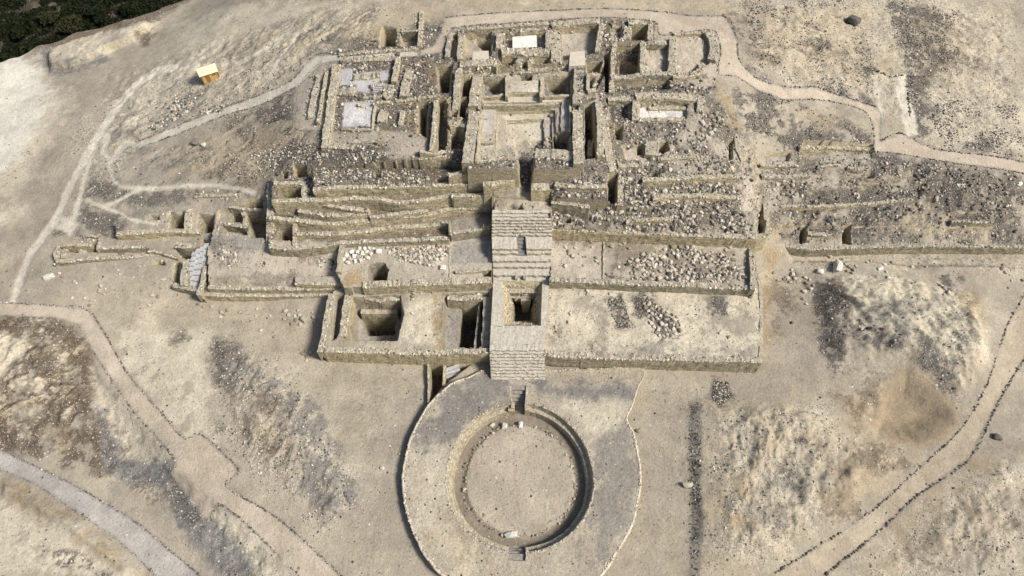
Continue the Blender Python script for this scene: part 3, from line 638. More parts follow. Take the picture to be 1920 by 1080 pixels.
# stepped slope left
P3('rubble', [(586,345),(940,335),(940,310),(586,315)], [(509,372),(920,362),(920,345),(509,345)], s=.9, feather=.8)
P3('brown', [(610,384),(690,392),(686,376),(612,376)], [(700,380),(840,374),(840,396),(700,402)], [(505,380),(560,380),(556,408),(505,406)], [(690,345),(700,320),(860,318),(860,345)], s=.7, feather=.8, cover=.75)
P3('fill', [(505,350),(590,345),(940,338),(924,425),(842,448),(640,456),(505,462)], s=.9, feather=.4, amp=.5)
P3('greyfloor', [(845,408),(922,395),(922,426),(845,438)], [(560,436),(720,425),(800,412),(845,408),(845,420),(720,430),(620,440)], s=.6, feather=.6)
P3('fill', [(586,352),(940,335),(940,318),(880,312),(700,320),(586,322)], s=.5, feather=.8, cover=.7)
P3('brown', [(552,446),(640,448),(640,456),(556,464)], [(515,430),(549,430),(549,462),(508,462)], [(740,436),(830,428),(838,448),(740,452)], s=.5, feather=.7, cover=.6)
# front terraces
P3('floor', [(388,470),(640,455),(648,540),(390,540)], [(632,515),(640,458),(925,440),(922,530),(660,538)], s=.85, feather=.8)
P3('greyfloor', [(842,454),(918,446),(918,495),(843,496)], [(392,445),(500,450),(500,470),(400,476)], s=.9, feather=.5)
P3('brown', [(396,515),(560,515),(545,535),(400,538)], [(392,455),(450,455),(470,480),(400,500)], [(560,468),(632,462),(632,510),(560,505)], s=.5, feather=1.2, cover=.7)
P3('pale', [(760,560),(822,555),(820,650),(690,655),(650,650),(740,645),(758,600)], s=.7, feather=1, cover=.85)
P3('ochre', [(812,550),(832,552),(826,655),(812,655)], [(645,545),(662,556),(655,640),(640,640)], [(640,510),(680,505),(680,535),(650,538)], s=.7, feather=.6, cover=.8)
P3('brown', [(832,552),(868,556),(858,656),(830,656)], s=.6, feather=.5)
P3('pale', [(1030,545),(1424,545),(1430,600),(1426,672),(1200,665),(1024,660)], s=.8, feather=.8, cover=.75, ns=6)
P3('floor', [(1034,450),(1130,450),(1130,526),(1034,526)], [(1134,452),(1408,458),(1408,536),(1134,528)], s=.9, feather=.5)
P3('brown', [(1150,455),(1300,460),(1330,530),(1140,525)], [(1300,470),(1380,470),(1400,530),(1320,530)], [(1025,620),(1050,615),(1055,640),(1030,650)], [(1034,450),(1140,452),(1140,460),(1034,460)], s=.55, feather=1.2, cover=.75)
P3('wash', [(1030,660),(1200,668),(1426,672),(1426,655),(1200,640),(1100,645)], [(1310,560),(1370,555),(1370,590),(1300,600)], s=.5, feather=1.2, cover=.55, ns=2)
P3('dark', [(1140,562),(1165,553),(1178,590),(1182,615),(1165,618),(1145,590)], [(1190,560),(1210,551),(1240,580),(1262,600),(1270,625),(1240,635),(1222,600),(1192,590)], [(1328,562),(1362,560),(1366,592),(1340,590)], s=.85, feather=.8, amp=1.4, ns=1.1)
# eroded ground
relief([(1530,510),(1600,500),(1760,512),(1850,560),(1865,640),(1835,735),(1790,765),(1740,700),(1640,680),(1560,640)], 1.15, 5.0, 2.4, -38, 'sand', 'dark', .7)
relief([(1330,760),(1480,745),(1580,800),(1700,860),(1600,960),(1460,1050),(1340,1070)], .8, 4.5, 1.6, 60, 'sand', 'grey', .6)
relief([(1600,1085),(1700,1010),(1800,905),(1930,840),(1930,1085)], 1.0, 4.5, 1.8, 40, 'sand', 'wash', .5)
relief([(-30,600),(120,605),(165,650),(170,800),(60,850),(-30,830)], 1.2, 4.5, 2.4, 35, 'sand', 'brown', .9, 3.0, .57)
relief([(-30,940),(100,980),(240,1085),(-30,1085)], .6, 4.0, 2.0, 10, 'pale', 'brown', .6)
relief([(400,630),(470,650),(580,740),(660,880),(670,940),(600,1000),(480,900),(410,800)], .6, 3.5, 1.8, 75, None, 'brown', .8, 3.0, .58)
relief([(300,900),(340,900),(480,1010),(520,1085),(420,1085)], .5, 3.0, 1.4, 0, 'pale', 'grey', .8, 1.5)
relief([(180,240),(260,140),(380,90),(560,20),(720,0),(720,70),(600,95),(540,150),(430,200),(300,250),(200,330)], .25, 3.0, 5.0, 32, 'pale', 'wash', .6)
relief([(380,90),(620,10),(720,10),(690,90),(600,95),(540,140),(440,125)], .4, 3.0, 4.0, 50, 'sand', 'dark', .6)
relief([(230,290),(420,230),(560,180),(600,250),(590,330),(500,345),(300,350)], .35, 3.0, 2.5, 25, 'sand', 'dark', .6)
relief([(1390,5),(1640,0),(1640,190),(1480,155),(1400,130)], .3, 3.5, 1.6, -20, 'sand', 'brown', .6)
relief([(1660,0),(1920,0),(1920,200),(1740,180)], .25, 3.5, 1.5, -30, 'sand', 'brown', .4)
relief([(1440,290),(1640,292),(1920,330),(1920,450),(1470,445)], .55, 3.5, 2.5, 5, None, 'dark', .75, 2.0, .54)
relief([(600,690),(760,700),(745,900),(770,1085),(650,1085),(680,940),(640,800)], .05, 1.6, 9, 75, 'sand', 'wash', .22)
relief([(1210,700),(1420,690),(1300,760),(1290,1085),(1150,1085),(1210,950)], .05, 1.6, 9, 95, 'sand', 'wash', .22)
relief([(60,540),(330,548),(600,570),(600,680),(390,620),(200,590),(60,570)], .05, 1.6, 6, 0, 'sand', 'wash', .25)
relief([(1470,480),(1920,480),(1900,550),(1560,505)], .08, 1.6, 6, 0, 'sand', 'grey', .3)
P3('salt', [(-40,120),(60,112),(80,130),(95,200),(40,290),(-40,340)], s=.85, feather=3)
# foreground left
P3('pale', [(200,620),(290,600),(400,630),(390,720),(420,840),(330,830),(220,700)], [(170,670),(230,740),(330,860),(300,900),(240,880),(160,720)], [(-40,600),(100,600),(150,650),(120,760),(-40,720)], [(-40,930),(150,1010),(260,1085),(-40,1085)], [(440,960),(560,1060),(560,1085),(470,1085),(390,980)], s=.75, feather=2.5, cover=.8, ns=4)
P3('brown', [(-40,588),(100,592),(150,615),(176,680),(170,730),(140,700),(110,640),(-40,620)], [(60,640),(130,680),(160,790),(130,830),(60,760),(-20,740)], [(-40,690),(40,720),(90,800),(60,850),(-40,800)], [(90,820),(180,800),(200,880),(120,880)], [(160,730),(200,790),(260,880),(330,960),(280,930),(190,880)], s=.85, feather=1.6, cover=.6, ns=3)
P3('ochre', [(90,820),(130,800),(140,850),(110,860)], [(110,600),(165,640),(172,700),(130,650)], [(-40,880),(60,915),(130,960),(240,1050),(270,1085),(230,1085),(120,1000),(-40,920)], [(460,700),(540,740),(560,800),(500,850)], s=.45, feather=1.5, cover=.55, ns=2.2)
P3('dark', [(180,760),(200,800),(215,860),(300,880),(330,880),(300,915),(240,905),(200,880)], [(-40,795),(40,810),(75,850),(60,862),(-40,830)], [(300,890),(330,920),(420,1010),(450,1085),(400,1060),(330,960)], [(400,630),(440,640),(460,690),(440,720),(405,700)], [(620,880),(660,900),(672,950),(640,940)], [(570,850),(600,860),(600,950),(570,900)], [(90,1030),(140,1025),(200,1085),(90,1050)], [(405,790),(430,795),(425,822),(400,815)], s=.85, feather=1.2, cover=.75, ns=2)
P3('grey', [(185,790),(210,800),(230,870),(320,860),(330,890),(230,900),(190,850)], [(320,900),(360,940),(470,1040),(480,1085),(420,1085)], s=.7, feather=1.0, cover=.8, ns=1.5)
P3('pebble', [(400,630),(470,650),(580,740),(660,880),(670,940),(600,1000),(480,900),(410,800)], s=.55, feather=2, cover=.8)
P3('wash', [(400,630),(445,640),(465,690),(450,740),(405,720)], [(470,690),(600,760),(640,850),(560,820),(480,760)], [(570,830),(660,900),(668,950),(600,990),(560,920)], s=.7, feather=1.2, cover=.7, ns=2)
P3('brown', [(480,740),(520,730),(560,760),(500,860),(450,830)], [(400,640),(460,650),(480,740),(430,760),(400,720)], s=.55, feather=1.5, cover=.6)
P3('dark', [(320,620),(350,612),(345,640),(325,642)], s=.7, feather=1.2, cover=.7)
P3('grey', [(178,750),(205,785),(225,860),(322,862),(338,890),(300,918),(230,908),(188,880)], [(305,895),(345,920),(425,1000),(490,1085),(400,1085),(335,985)], s=.85, feather=1.0, cover=.85, ns=2)
P3('dark', [(185,770),(205,800),(222,865),(215,880),(195,850)], [(320,905),(345,925),(390,975),(380,1000),(335,960)], s=.7, feather=.8, cover=.8)
P3('brown', [(-30,592),(100,596),(150,622),(172,690),(165,760),(150,720),(120,650),(60,625),(-30,620)], [(-30,770),(60,800),(80,850),(40,850),(-30,830)], [(130,720),(170,760),(190,830),(150,800)], s=.8, feather=1.2, cover=.8)
# foreground right
P3('pale', [(1560,520),(1700,520),(1830,560),(1850,650),(1800,700),(1700,640),(1600,640)], s=.8, feather=2.5, cover=.75, ns=4)
P3('sand', [(1300,760),(1480,740),(1600,800),(1720,860),(1600,960),(1460,1060),(1320,1085)], s=.7, feather=3)
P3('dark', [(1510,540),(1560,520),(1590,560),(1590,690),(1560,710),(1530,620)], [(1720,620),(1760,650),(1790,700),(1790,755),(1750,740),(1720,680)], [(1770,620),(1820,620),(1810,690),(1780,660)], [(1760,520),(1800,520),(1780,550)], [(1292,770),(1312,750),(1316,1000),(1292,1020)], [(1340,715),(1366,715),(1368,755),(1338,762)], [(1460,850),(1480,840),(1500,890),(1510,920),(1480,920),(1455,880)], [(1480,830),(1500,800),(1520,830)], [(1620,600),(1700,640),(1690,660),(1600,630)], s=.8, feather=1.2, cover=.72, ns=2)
P3('brown', [(1560,740),(1620,700),(1720,690),(1660,720),(1680,780),(1600,800)], [(1530,890),(1600,880),(1610,960),(1560,980)], [(1600,830),(1680,850),(1700,880),(1620,880)], [(1680,1040),(1760,1020),(1780,1085),(1680,1085)], [(1860,980),(1920,930),(1920,1010)], [(1440,530),(1500,520),(1500,560),(1440,640)], s=.6, feather=2, cover=.6)
P3('dune', [(1650,730),(1700,690),(1790,765),(1800,810),(1720,850),(1640,830)], [(1740,900),(1850,840),(1860,930),(1700,1060),(1600,1085)], s=.75, feather=2.5)
P3('ochre', [(1432,470),(1470,490),(1460,520),(1440,560),(1432,640)], [(1780,530),(1840,560),(1850,640),(1820,620)], [(1330,930),(1400,900),(1440,960),(1360,1000)], s=.5, feather=1.5, cover=.6)
P3('pebble', [(1320,770),(1560,760),(1600,880),(1560,980),(1460,1050),(1330,1060)], [(1660,1000),(1860,860),(1920,860),(1920,1085),(1600,1085)], [(1480,470),(1920,480),(1920,520),(1700,505),(1500,520)], s=.65, feather=2, cover=.7)
P3('wash', [(1560,560),(1800,560),(1840,640),(1760,700),(1640,640)], [(1400,880),(1560,860),(1540,980),(1400,1020)], [(1340,800),(1400,770),(1440,850),(1360,870)], [(1700,480),(1860,470),(1860,490),(1700,500)], s=.5, feather=1.5, cover=.5, ns=1.6)
P3('sand', [(0,500),(40,470),(60,540),(20,560),(-20,560)], [(60,540),(330,545),(600,570),(600,700),(400,640),(200,600)], [(620,700),(750,700),(740,1085),(640,1085),(690,950)], [(1210,700),(1300,760),(1290,1085),(1160,1085),(1210,900)], s=.2, feather=3)
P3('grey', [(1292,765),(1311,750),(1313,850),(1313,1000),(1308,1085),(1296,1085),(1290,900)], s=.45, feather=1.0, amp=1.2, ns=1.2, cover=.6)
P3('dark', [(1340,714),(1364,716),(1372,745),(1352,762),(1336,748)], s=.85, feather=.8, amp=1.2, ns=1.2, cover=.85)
P3('wash', [(1205,700),(1300,752),(1290,1000),(1210,1000),(1225,860)], [(640,690),(800,700),(770,860),(740,1000),(690,1085),(660,1085),(700,900)], s=.16, feather=4)
P3('floor', [(1180,335),(1400,330),(1400,348),(1180,346)], [(1230,360),(1330,362),(1330,372),(1230,370)], [(1380,340),(1418,330),(1422,430),(1390,420)], [(1090,335),(1140,330),(1140,342),(1090,345)], s=.6, feather=.8, cover=.65, ns=1.5)
P3('ochre', [(1420,380),(1470,440),(1462,500),(1440,540),(1430,460)], [(1430,545),(1450,560),(1445,690),(1430,690)], s=.35, feather=1.5, cover=.6)
P3('dune', [(1655,735),(1700,690),(1735,705),(1790,765),(1800,805),(1730,845),(1660,825),(1640,780)], s=.9, feather=1.5, amp=.5)
P3('dune', [(1560,740),(1640,730),(1650,820),(1590,800)], [(1540,890),(1600,870),(1650,900),(1600,960),(1550,960)], s=.6, feather=2, amp=.8)
P3('brown', [(1580,745),(1640,730),(1660,760),(1600,780)], [(1620,830),(1690,840),(1700,870),(1640,880)], s=.6, feather=1.5, cover=.5, ns=2)
P3('lav', [(1056,58),(1120,54),(1114,96),(1098,100),(1094,94),(1070,95),(1066,108),(1056,108)], s=.8, feather=.5, amp=.5)
P3('pale', [(1213,86),(1254,84),(1254,134),(1213,136)], [(952,233),(1016,231),(1014,262),(970,266),(950,285)], [(955,178),(1066,177),(1068,190),(960,193)], [(1198,196),(1286,195),(1286,200),(1198,201)], s=.7, feather=.5, amp=.6)
P3('sand', [(1270,66),(1322,64),(1330,88),(1324,118),(1298,134),(1270,134)], s=.7, feather=.6)
# pit floors; the darkest tone is pit shade painted into the ground colour
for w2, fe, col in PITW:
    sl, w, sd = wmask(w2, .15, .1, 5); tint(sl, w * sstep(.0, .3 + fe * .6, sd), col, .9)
# walks and trails
for pts, wd in TRAILS:
    p = pix2(band(pts, wd)); sl = window(p, 1); x = X[sl]; y = Y[sl]
    sd = sdist(p, x, y) + (fbm(x, y, 1.5, 4, 61, .7) - .5) * .8; w = sstep(-.3, .4, sd); tint(sl, w, 'trail', .9); H[sl] -= w * .1
WALKW = {}
for nm, poly in WALKS.items():
    p = np.asarray(poly, float); w2 = pix2(p); WALKW[nm] = w2
    sl = window(w2, 1.5); x = X[sl]; y = Y[sl]; sd = sdist(w2, x, y); nn = (fbm(x, y, 1.2, 3, 63) - .5) * .3
    w = sstep(-.15, .15, sd + nn); tint(sl, w, WALK_COL[nm], .92)
    H[sl] = H[sl] - w * (fbm(x, y, 3.0, 4, 9) - .5) * .15 - w * .06
    REG[sl][sd > 0] = region(nm)
    tint(sl, np.exp(-((sd - .05) / .22) ** 2) * (.35 + .5 * fbm(x, y, 1.0, 3, 64)), 'grey', .75)
# large-scale tone variety of the soils
_v = (fbm(X, Y, 6, 5, 200) - .5) * .30 + (fbm(X, Y, 1.2, 4, 210) - .5) * .28
C *= (1 + _v * MID)[..., None]
H[:] = H + np.where(MID, (fbm(X, Y, .9, 3, 300) - .5) * .28 * RUB, 0)

# ------------------------------------------------------------------ the surface, one object for each area
REGION_INFO = {
 'ground': ('ground', None, None, 'structure'), 'mound': ('temple_mound', 'rubble-strewn upper body of the stepped temple with sunk rooms and pits', 'temple mound', None),
 'lower_terrace': ('stone_terrace', 'broad bare sandy terrace right of the grand stair, lowest level at the front', 'terrace', None),
 'walled_terrace': ('stone_terrace', 'narrow terrace right of the stair behind a low white kerb, strewn with big stones', 'terrace', None),
 'rubble_slope': ('rubble_slope', 'steep slope of tumbled pale stones between the upper right rooms and the long front wall', 'slope', None),
 'wing_terrace': ('stone_terrace', 'long two-tiered terrace left of the pit terrace with a raised bench on its edge', 'terrace', None),
 'pit_terrace': ('stone_terrace', 'front terrace left of the grand stair cut by two deep rectangular pits', 'terrace', None),
 'court_terrace': ('stone_terrace', 'level terrace left of the stair with a square well and heaped white stones', 'terrace', None),
 'stepped_slope': ('stepped_platform', 'stack of narrow ledges between curved walls left of the stair', 'platform', None),
 'low_wing': ('stone_terrace', 'lowest ruined terraces at the far left end of the monument', 'terrace', None),
 'east_bank': ('stone_terrace', 'low stony terrace at the right edge behind a long pale wall', 'terrace', None),
 'sunken_court': ('sunken_court', 'square sunken court on the summit stepping down to a pale floor', 'court', None),
 'summit_walkway': ('path', None, None, 'structure'), 'hillside_walkway': ('path', None, None, 'structure'), 'visitor_walkway': ('path', None, None, 'structure'), 'gravel_road': ('road', None, None, 'structure'), 'sandy_road': ('road', None, None, 'structure')}
ny, nx = H.shape
IDX = np.arange(ny * nx).reshape(ny, nx)
Q = np.stack([IDX[:-1, :-1], IDX[:-1, 1:], IDX[1:, 1:], IDX[1:, :-1]], -1).reshape(-1, 4)
hz = H.ravel()[Q]; QR = REG.ravel()[Q[np.arange(len(Q)), np.argmax(hz, 1)]]
VV = np.stack([X, Y, H], -1).reshape(-1, 3); CC = C.reshape(-1, 3); RR = RUB.ravel()
for r, nm in enumerate(REGIONS):
    f = Q[QR == r]
    if not len(f): continue
    u, inv = np.unique(f, return_inverse=True)
    oname, label, cat, kind = REGION_INFO[nm]
    o = new_mesh(oname, VV[u], inv.reshape(-1, 4), M_GROUND, col=CC[u], extra={'Rub': RR[u]}, smooth=(kind == 'structure'))
    if kind: tag(o, kind=kind, label={'path': 'sandy footpath edged with small stones'}.get(oname))
    else: tag(o, label, cat, kind='thing')

# ------------------------------------------------------------------ walls
ICO = None
def ico():
    t = (1 + 5 ** .5) / 2
    v = np.array([(-1, t, 0), (1, t, 0), (-1, -t, 0), (1, -t, 0), (0, -1, t), (0, 1, t), (0, -1, -t), (0, 1, -t), (t, 0, -1), (t, 0, 1), (-t, 0, -1), (-t, 0, 1)]) / math.sqrt(1 + t * t)
    f = np.array([(0, 11, 5), (0, 5, 1), (0, 1, 7), (0, 7, 10), (0, 10, 11), (1, 5, 9), (5, 11, 4), (11, 10, 2), (10, 7, 6), (7, 1, 8), (3, 9, 4), (3, 4, 2), (3, 2, 6), (3, 6, 8), (3, 8, 9), (4, 9, 5), (2, 4, 11), (6, 2, 10), (8, 6, 7), (9, 8, 1)])
    return v, f
IV, IF = ico()
# blockier stone: push the ball towards a box
def stones_mesh(n, sx, sy, sz, seed=0, box=.72, tilt=.5):
    g = np.random.default_rng(seed)
    v = np.repeat(IV[None], n, 0)
    # each stone its own random spin before squaring it off
    a = g.uniform(0, 6.28, (n, 3)); ca, sa = np.cos(a), np.sin(a)
    def rot(v, i, j, c, s):
        vi = v[..., i] * c[:, None] - v[..., j] * s[:, None]; vj = v[..., i] * s[:, None] + v[..., j] * c[:, None]
        v = v.copy(); v[..., i] = vi; v[..., j] = vj; return v
    for k, (i, j) in enumerate(((0, 1), (1, 2), (0, 2))): v = rot(v, i, j, ca[:, k], sa[:, k])
    m = np.abs(v).max(-1, keepdims=True); v = v * ((1 - box) + box * .82 / m)
    v = v * (1 + g.uniform(-.2, .2, (n, 12, 1)))
    v = v * np.stack([sx, sy, sz], -1)[:, None, :]
    b = g.normal(0, tilt, (n, 2)); z = g.uniform(0, 6.28, n)
    v = rot(v, 1, 2, np.cos(b[:, 0]), np.sin(b[:, 0])); v = rot(v, 0, 2, np.cos(b[:, 1]), np.sin(b[:, 1])); v = rot(v, 0, 1, np.cos(z), np.sin(z))
    return v

STONE_TONES = np.array([(.60, .565, .49), (.53, .49, .41), (.45, .41, .34), (.34, .305, .25), (.24, .215, .18), (.14, .128, .115), (.40, .32, .21)])
def tone(n, seed, pale=1.0):
    g = np.random.default_rng(seed); w = np.array([.16 * pale, .22 * pale, .22, .16, .12, .09, .06]); w /= w.sum()
    c = STONE_TONES[g.choice(len(w), n, p=w)]; return np.clip(c * g.uniform(.85, 1.15, (n, 1)), 0, .72)

def heap(name, x, y, z, size, seed, flatness=.62, pale=1.0, sink=.36, mat=None, cols=None, elong=.35):
    n = len(x); g = np.random.default_rng(seed); s = np.asarray(size) * .5
    v = stones_mesh(n, s * g.uniform(1 - elong * .5, 1 + elong, n), s * g.uniform(.75, 1.05, n), s * flatness * g.uniform(.8, 1.2, n), seed)
    v[..., 0] += x[:, None]; v[..., 1] += y[:, None]; v[..., 2] += (z + s * flatness * (1 - sink * 2) )[:, None]
    f = (IF[None] + (np.arange(n) * 12)[:, None, None]).reshape(-1, 3)
    c = np.repeat(cols if cols is not None else tone(n, seed + 1, pale), 12, 0)
    return new_mesh(name, v.reshape(-1, 3), f, mat or M_ROCK, col=c)

WALLS, FALLEN = [], []
def wall(label, pts, z=None, h=1.0, t=.8, base=None, back=False, cope=True, close=False, name=None, group=None, batter=.03, pale=1.2, capn=1.0):
    """pts: picture line of the top; the FRONT top edge of a retaining wall drawn left to right, or the middle of a free wall (back=True).
    z: height of the top (number or one per point); None = surface + h. base: absolute foot level."""
    pts = np.asarray(pts, float)
    if z is None:
        gx, gy, gz = G(pts[:, 0], pts[:, 1]); h = h * .68; zz = gz + h
        for _ in range(6):
            wx, wy = P(pts[:, 0], pts[:, 1], zz); zz = hf(wx, wy) * .5 + (zz - h) * .5 + h
    else: zz = np.broadcast_to(np.asarray(z, float), (len(pts),)).copy()
    wx, wy = P(pts[:, 0], pts[:, 1], zz)
    p = spline(np.stack([wx, wy, zz], 1), closed=close, step=.35); n = len(p)
    if close: p = np.r_[p, p[:1]]; n += 1
    d = np.gradient(p[:, :2], axis=0); d /= np.linalg.norm(d, axis=1)[:, None] + 1e-9
    nb = np.stack([-d[:, 1], d[:, 0]], 1)                       # to the back (left of the run)
    sd = len(WALLS) * 13 + 5; g = np.random.default_rng(sd)
    sarr = np.arange(n) * .35
    jag = lambda k, a, sc=1.3: (fbm(sarr, np.full(n, k * 7.7 + sd), sc, 4, sd + k) - .5) * 2 * a
    off0 = -t / 2 if back else 0.0
    top = p[:, 2] + (jag(1, .24, 2.2) + jag(2, .12, .5)) * min(1.0, t / .7) + g.normal(0, .035, n)
    if back: top = top - np.clip(fbm(sarr, sarr * 0 + sd, 2.5, 3, sd + 77) - .55, 0, 1) * 3.0 * min(h, 1.2) * (1 if cope else .2)
    foot_f = np.minimum(hf(p[:, 0] - nb[:, 0] * .6, p[:, 1] - nb[:, 1] * .6), hf(p[:, 0], p[:, 1])) - .5
    if base is not None: foot_f = np.minimum(foot_f, base - .3)
    foot_b = np.minimum(hf(p[:, 0] + nb[:, 0] * (t + .3), p[:, 1] + nb[:, 1] * (t + .3)), top - .3) - .5
    kq = min(1.0, t / .8)
    rows = []
    hh = top - foot_f
    for fr in (0, .3, .6, .88, 1.0):
        o = off0 - batter * hh * (1 - fr) * (1 if True else 0) + kq * jag(10 + int(fr * 10), .16, .8) + (0.06 if fr == 1 else 0)
        rows.append(np.c_[p[:, :2] + nb * o[:, None], foot_f + hh * fr - (.05 if fr == 1 else 0)])
    for fr in (.5, 1.0):
        o = off0 + t * fr + kq * jag(30 + int(fr * 10), .2, .9)
        rows.append(np.c_[p[:, :2] + nb * o[:, None], top + jag(40 + int(fr * 10), .08, .6) - .02])
    o = off0 + t + .1
    rows.append(np.c_[p[:, :2] + nb * np.full((n, 1), o), foot_b])
    m = MB(); m.grid(np.array(rows)); gmat = np.array(rows)
    if not close:
        for k in (0, n - 1):
            q = gmat[:, k]; c = q.mean(0)
            for i in range(len(q) - 1): m.quad(tuple(q[i]), tuple(q[i + 1]), tuple(c), tuple(c))
    V = np.array(m.v); F = np.array(m.f)
    o = new_mesh(name or 'stone_wall', V, F, M_WALL)
    me = o.data
    tag(o, label, 'wall', group, 'thing'); WALLS.append(o)
    L = n * .35
    if z is None and cope: FALLEN.append((p, nb, t, L))
    if cope:
        k = int(L * (2.6 + 4.2 * t) * capn); q = g.uniform(0, n - 1.001, k); i = q.astype(int); fr = (q - i)[:, None]
        pp = p[i] * (1 - fr) + p[np.minimum(i + 1, n - 1)] * fr
        lat = np.where(g.random(k) < .4, g.uniform(0.02, .2, k), g.uniform(0.1, 1, k)) * t + off0
        xy = pp[:, :2] + nb[i] * lat[:, None]
        cl = tone(k, sd + 4, .9); fr_ = (lat - off0 < .24) if not back else (g.random(k) < .3); cl[fr_] = tone(int(fr_.sum()), sd + 5, 4.0) * 1.06
        sz_ = .13 + .36 * g.random(k) ** 1.7
        c = heap('coping', xy[:, 0], xy[:, 1], top[i] - .04, sz_, sd + 3, mat=M_COPING, cols=np.clip(cl, 0, .75))
        c.parent = o; c['kind'] = 'stuff'
    return o
RW = 'retaining walls of the terraces'; FWL = 'free-standing room walls'
# --- front
wall('long front wall of the bare right-hand terrace, lowest wall beside the stair foot', [(1017,667),(1060,671),(1200,675),(1320,678),(1429,681)], z=3.5, t=1.1, base=0, group=RW)
wall('short right end wall of the bare front terrace', [(1429,681),(1432,612),(1430,545),(1422,500),(1413,455)], z=3.45, t=.6, base=0, group=RW, cope=False)
wall('pale low kerb wall along the front of the narrow right terrace', [(1030,529),(1090,530),(1140,532),(1200,535),(1280,538),(1350,541),(1414,544)], z=5.35, t=.9, base=3.6, group=RW)
wall('thin pale parapet closing the right end of the narrow terrace', [(1412,543),(1411,500),(1409,455)], z=5.9, t=.8, back=True, group=FWL)
wall('thin low divider across the narrow right terrace', [(1131,526),(1132,490),(1133,450)], z=5.3, t=.3, back=True, cope=False, group=FWL)
wall('long upper right front wall below the rubble slope', [(1034,431),(1085,434),(1150,437),(1200,439),(1300,443),(1380,447),(1422,448),(1443,440)], z=7.75, t=1.0, base=5, group=RW)
wall('short wall right of the stair top above a dark slot', [(1033,380),(1060,384),(1106,391)], z=11.9, t=.8, base=10, group=RW)
wall('front wall of the pit terrace left of the grand stair', [(605,660),(660,662),(740,664),(800,666),(860,664),(919,663)], z=3.4, t=1.0, base=0, group=RW)
wall('outer left wall of the pit terrace', [(605,660),(612,625),(619,590),(626,550)], z=3.4, t=.9, base=0, group=RW)
wall('inner left wall between the narrow corridor and the large pit', [(642,630),(648,590),(654,545)], z=3.5, t=1.3, back=True, group=FWL)
wall('long wall with a white top behind the two front pits', [(680,540),(720,538),(800,535),(860,533),(922,530)], z=5.5, t=1.2, base=3.2, group=RW, pale=2.5)
wall('ledge wall inside the large front pit', [(683,562),(715,566),(750,563)], z=2.6, t=1.4, base=-1, group=RW)
wall('lower ledge inside the large front pit', [(676,588),(700,589),(745,588)], z=.0, t=1.0, base=-5, group=RW, cope=False)
wall('ledge wall across the head of the narrow front pit', [(838,561),(870,564),(905,560)], z=2.9, t=1.0, base=-1, group=RW)
wall('thin slanting wall inside the narrow front pit', [(890,655),(895,610),(900,566)], z=1.6, t=.35, back=True, cope=False, group=FWL)
wall('thick plain wall between the narrow pit and the stair', [(909,655),(911,610),(914,556)], z=2.7, t=1.3, back=True, cope=False, group=FWL)
wall('outer tier wall at the foot of the left wing', [(377,554),(420,556),(500,556),(580,555),(642,552)], z=1.8, t=.8, base=0, group=RW)
wall('upper tier wall of the left wing, set back above the outer tier', [(390,542),(450,543),(520,544),(580,544),(640,542)], z=2.95, t=.7, base=1.4, group=RW, pale=2.0)
wall('front face of the raised bench on the left wing', [(553,533),(600,535),(650,531)], z=4.0, t=.6, base=2.5, group=RW)
wall('left end wall of the left wing', [(376,553),(384,520),(392,480),(400,445)], z=2.9, t=.7, base=.2, group=RW, cope=True)
wall('thin straight wall standing upright between two stone heaps', [(634,509),(637,484),(641,459)], z=6.3, t=.75, back=True, cope=False, group=FWL)
wall('low white bench beside the stair on the left terrace', [(854,509),(880,508),(906,505)], z=5.9, t=.5, base=5, back=True, cope=False, group=FWL)
wall('thin edge wall left of the smooth grey floor', [(843,520),(843,490),(843,456)], z=5.45, t=.25, back=True, cope=False, group=FWL)
# --- curved stack left of the stair
wall('lowest wall of the curved stack, behind the stone heaps', [(503,465),(533,468),(563,468),(600,464),(637,458),(680,456),(726,454),(790,452),(842,450)], z=6.5, t=.75, base=5, group=RW)
wall('second wall of the curved stack', [(551,440),(590,441),(628,440),(680,436),(726,430),(790,426),(845,421)], z=7.35, t=.75, base=6.3, group=RW)
wall('pale short wall left of the stair on the lower stack', [(845,440),(880,435),(922,428)], z=7.4, t=.75, base=5.2, group=RW)
wall('third and longest wall of the curved stack', [(503,411),(554,416),(613,422),(660,419),(697,415),(750,409),(800,405),(840,395),(880,391),(924,386)], z=8.6, t=.75, base=7, group=RW, pale=1.8)
wall('bright-topped short ledge wall on the third stack wall', [(557,397),(590,402),(616,406),(660,405),(694,402)], z=9.6, t=.75, base=8.4, group=RW, pale=3)
wall('bright-topped middle ledge wall joining the third stack wall', [(694,411),(740,405),(803,397)], z=9.3, t=.75, base=8.3, group=RW, pale=3)
wall('front of the small trapezoid ledge in the stack', [(606,385),(640,391),(690,397)], z=10.2, t=.75, base=9, group=RW)
wall('fourth wall of the curved stack, bowed in the middle', [(509,381),(560,378),(604,378),(650,375),(697,375),(755,381),(800,377),(847,369)], z=11.05, t=.75, base=9.4, group=RW, pale=1.6)
wall('short wall left of the stair top', [(847,369),(880,369),(918,366)], z=11.6, t=.75, base=9.6, group=RW)
wall('top wall of the curved stack below the rubble', [(586,357),(620,355),(662,353),(740,351),(819,350),(880,345),(942,337)], z=[12.8,12.8,12.8,12.8,12.8,13.1,13.5], t=.75, base=11, group=RW)
wall('upright left end wall of the curved stack', [(504,465),(506,430),(506,400),(508,345)], z=None, h=.5, t=1.2, back=True, group=FWL)
wall('right side of the square box at the left end of the stack', [(552,462),(552,440),(552,415)], z=None, h=.5, t=.7, back=True, group=FWL)
wall('back wall of the deep box room at the upper left of the stack', [(513,342),(545,342),(572,343)], z=None, h=.6, t=.7, back=True, group=FWL)
wall('right wall of the deep box room at the upper left of the stack', [(571,376),(570,360),(571,344)], z=None, h=.4, t=1.0, back=True, group=FWL)
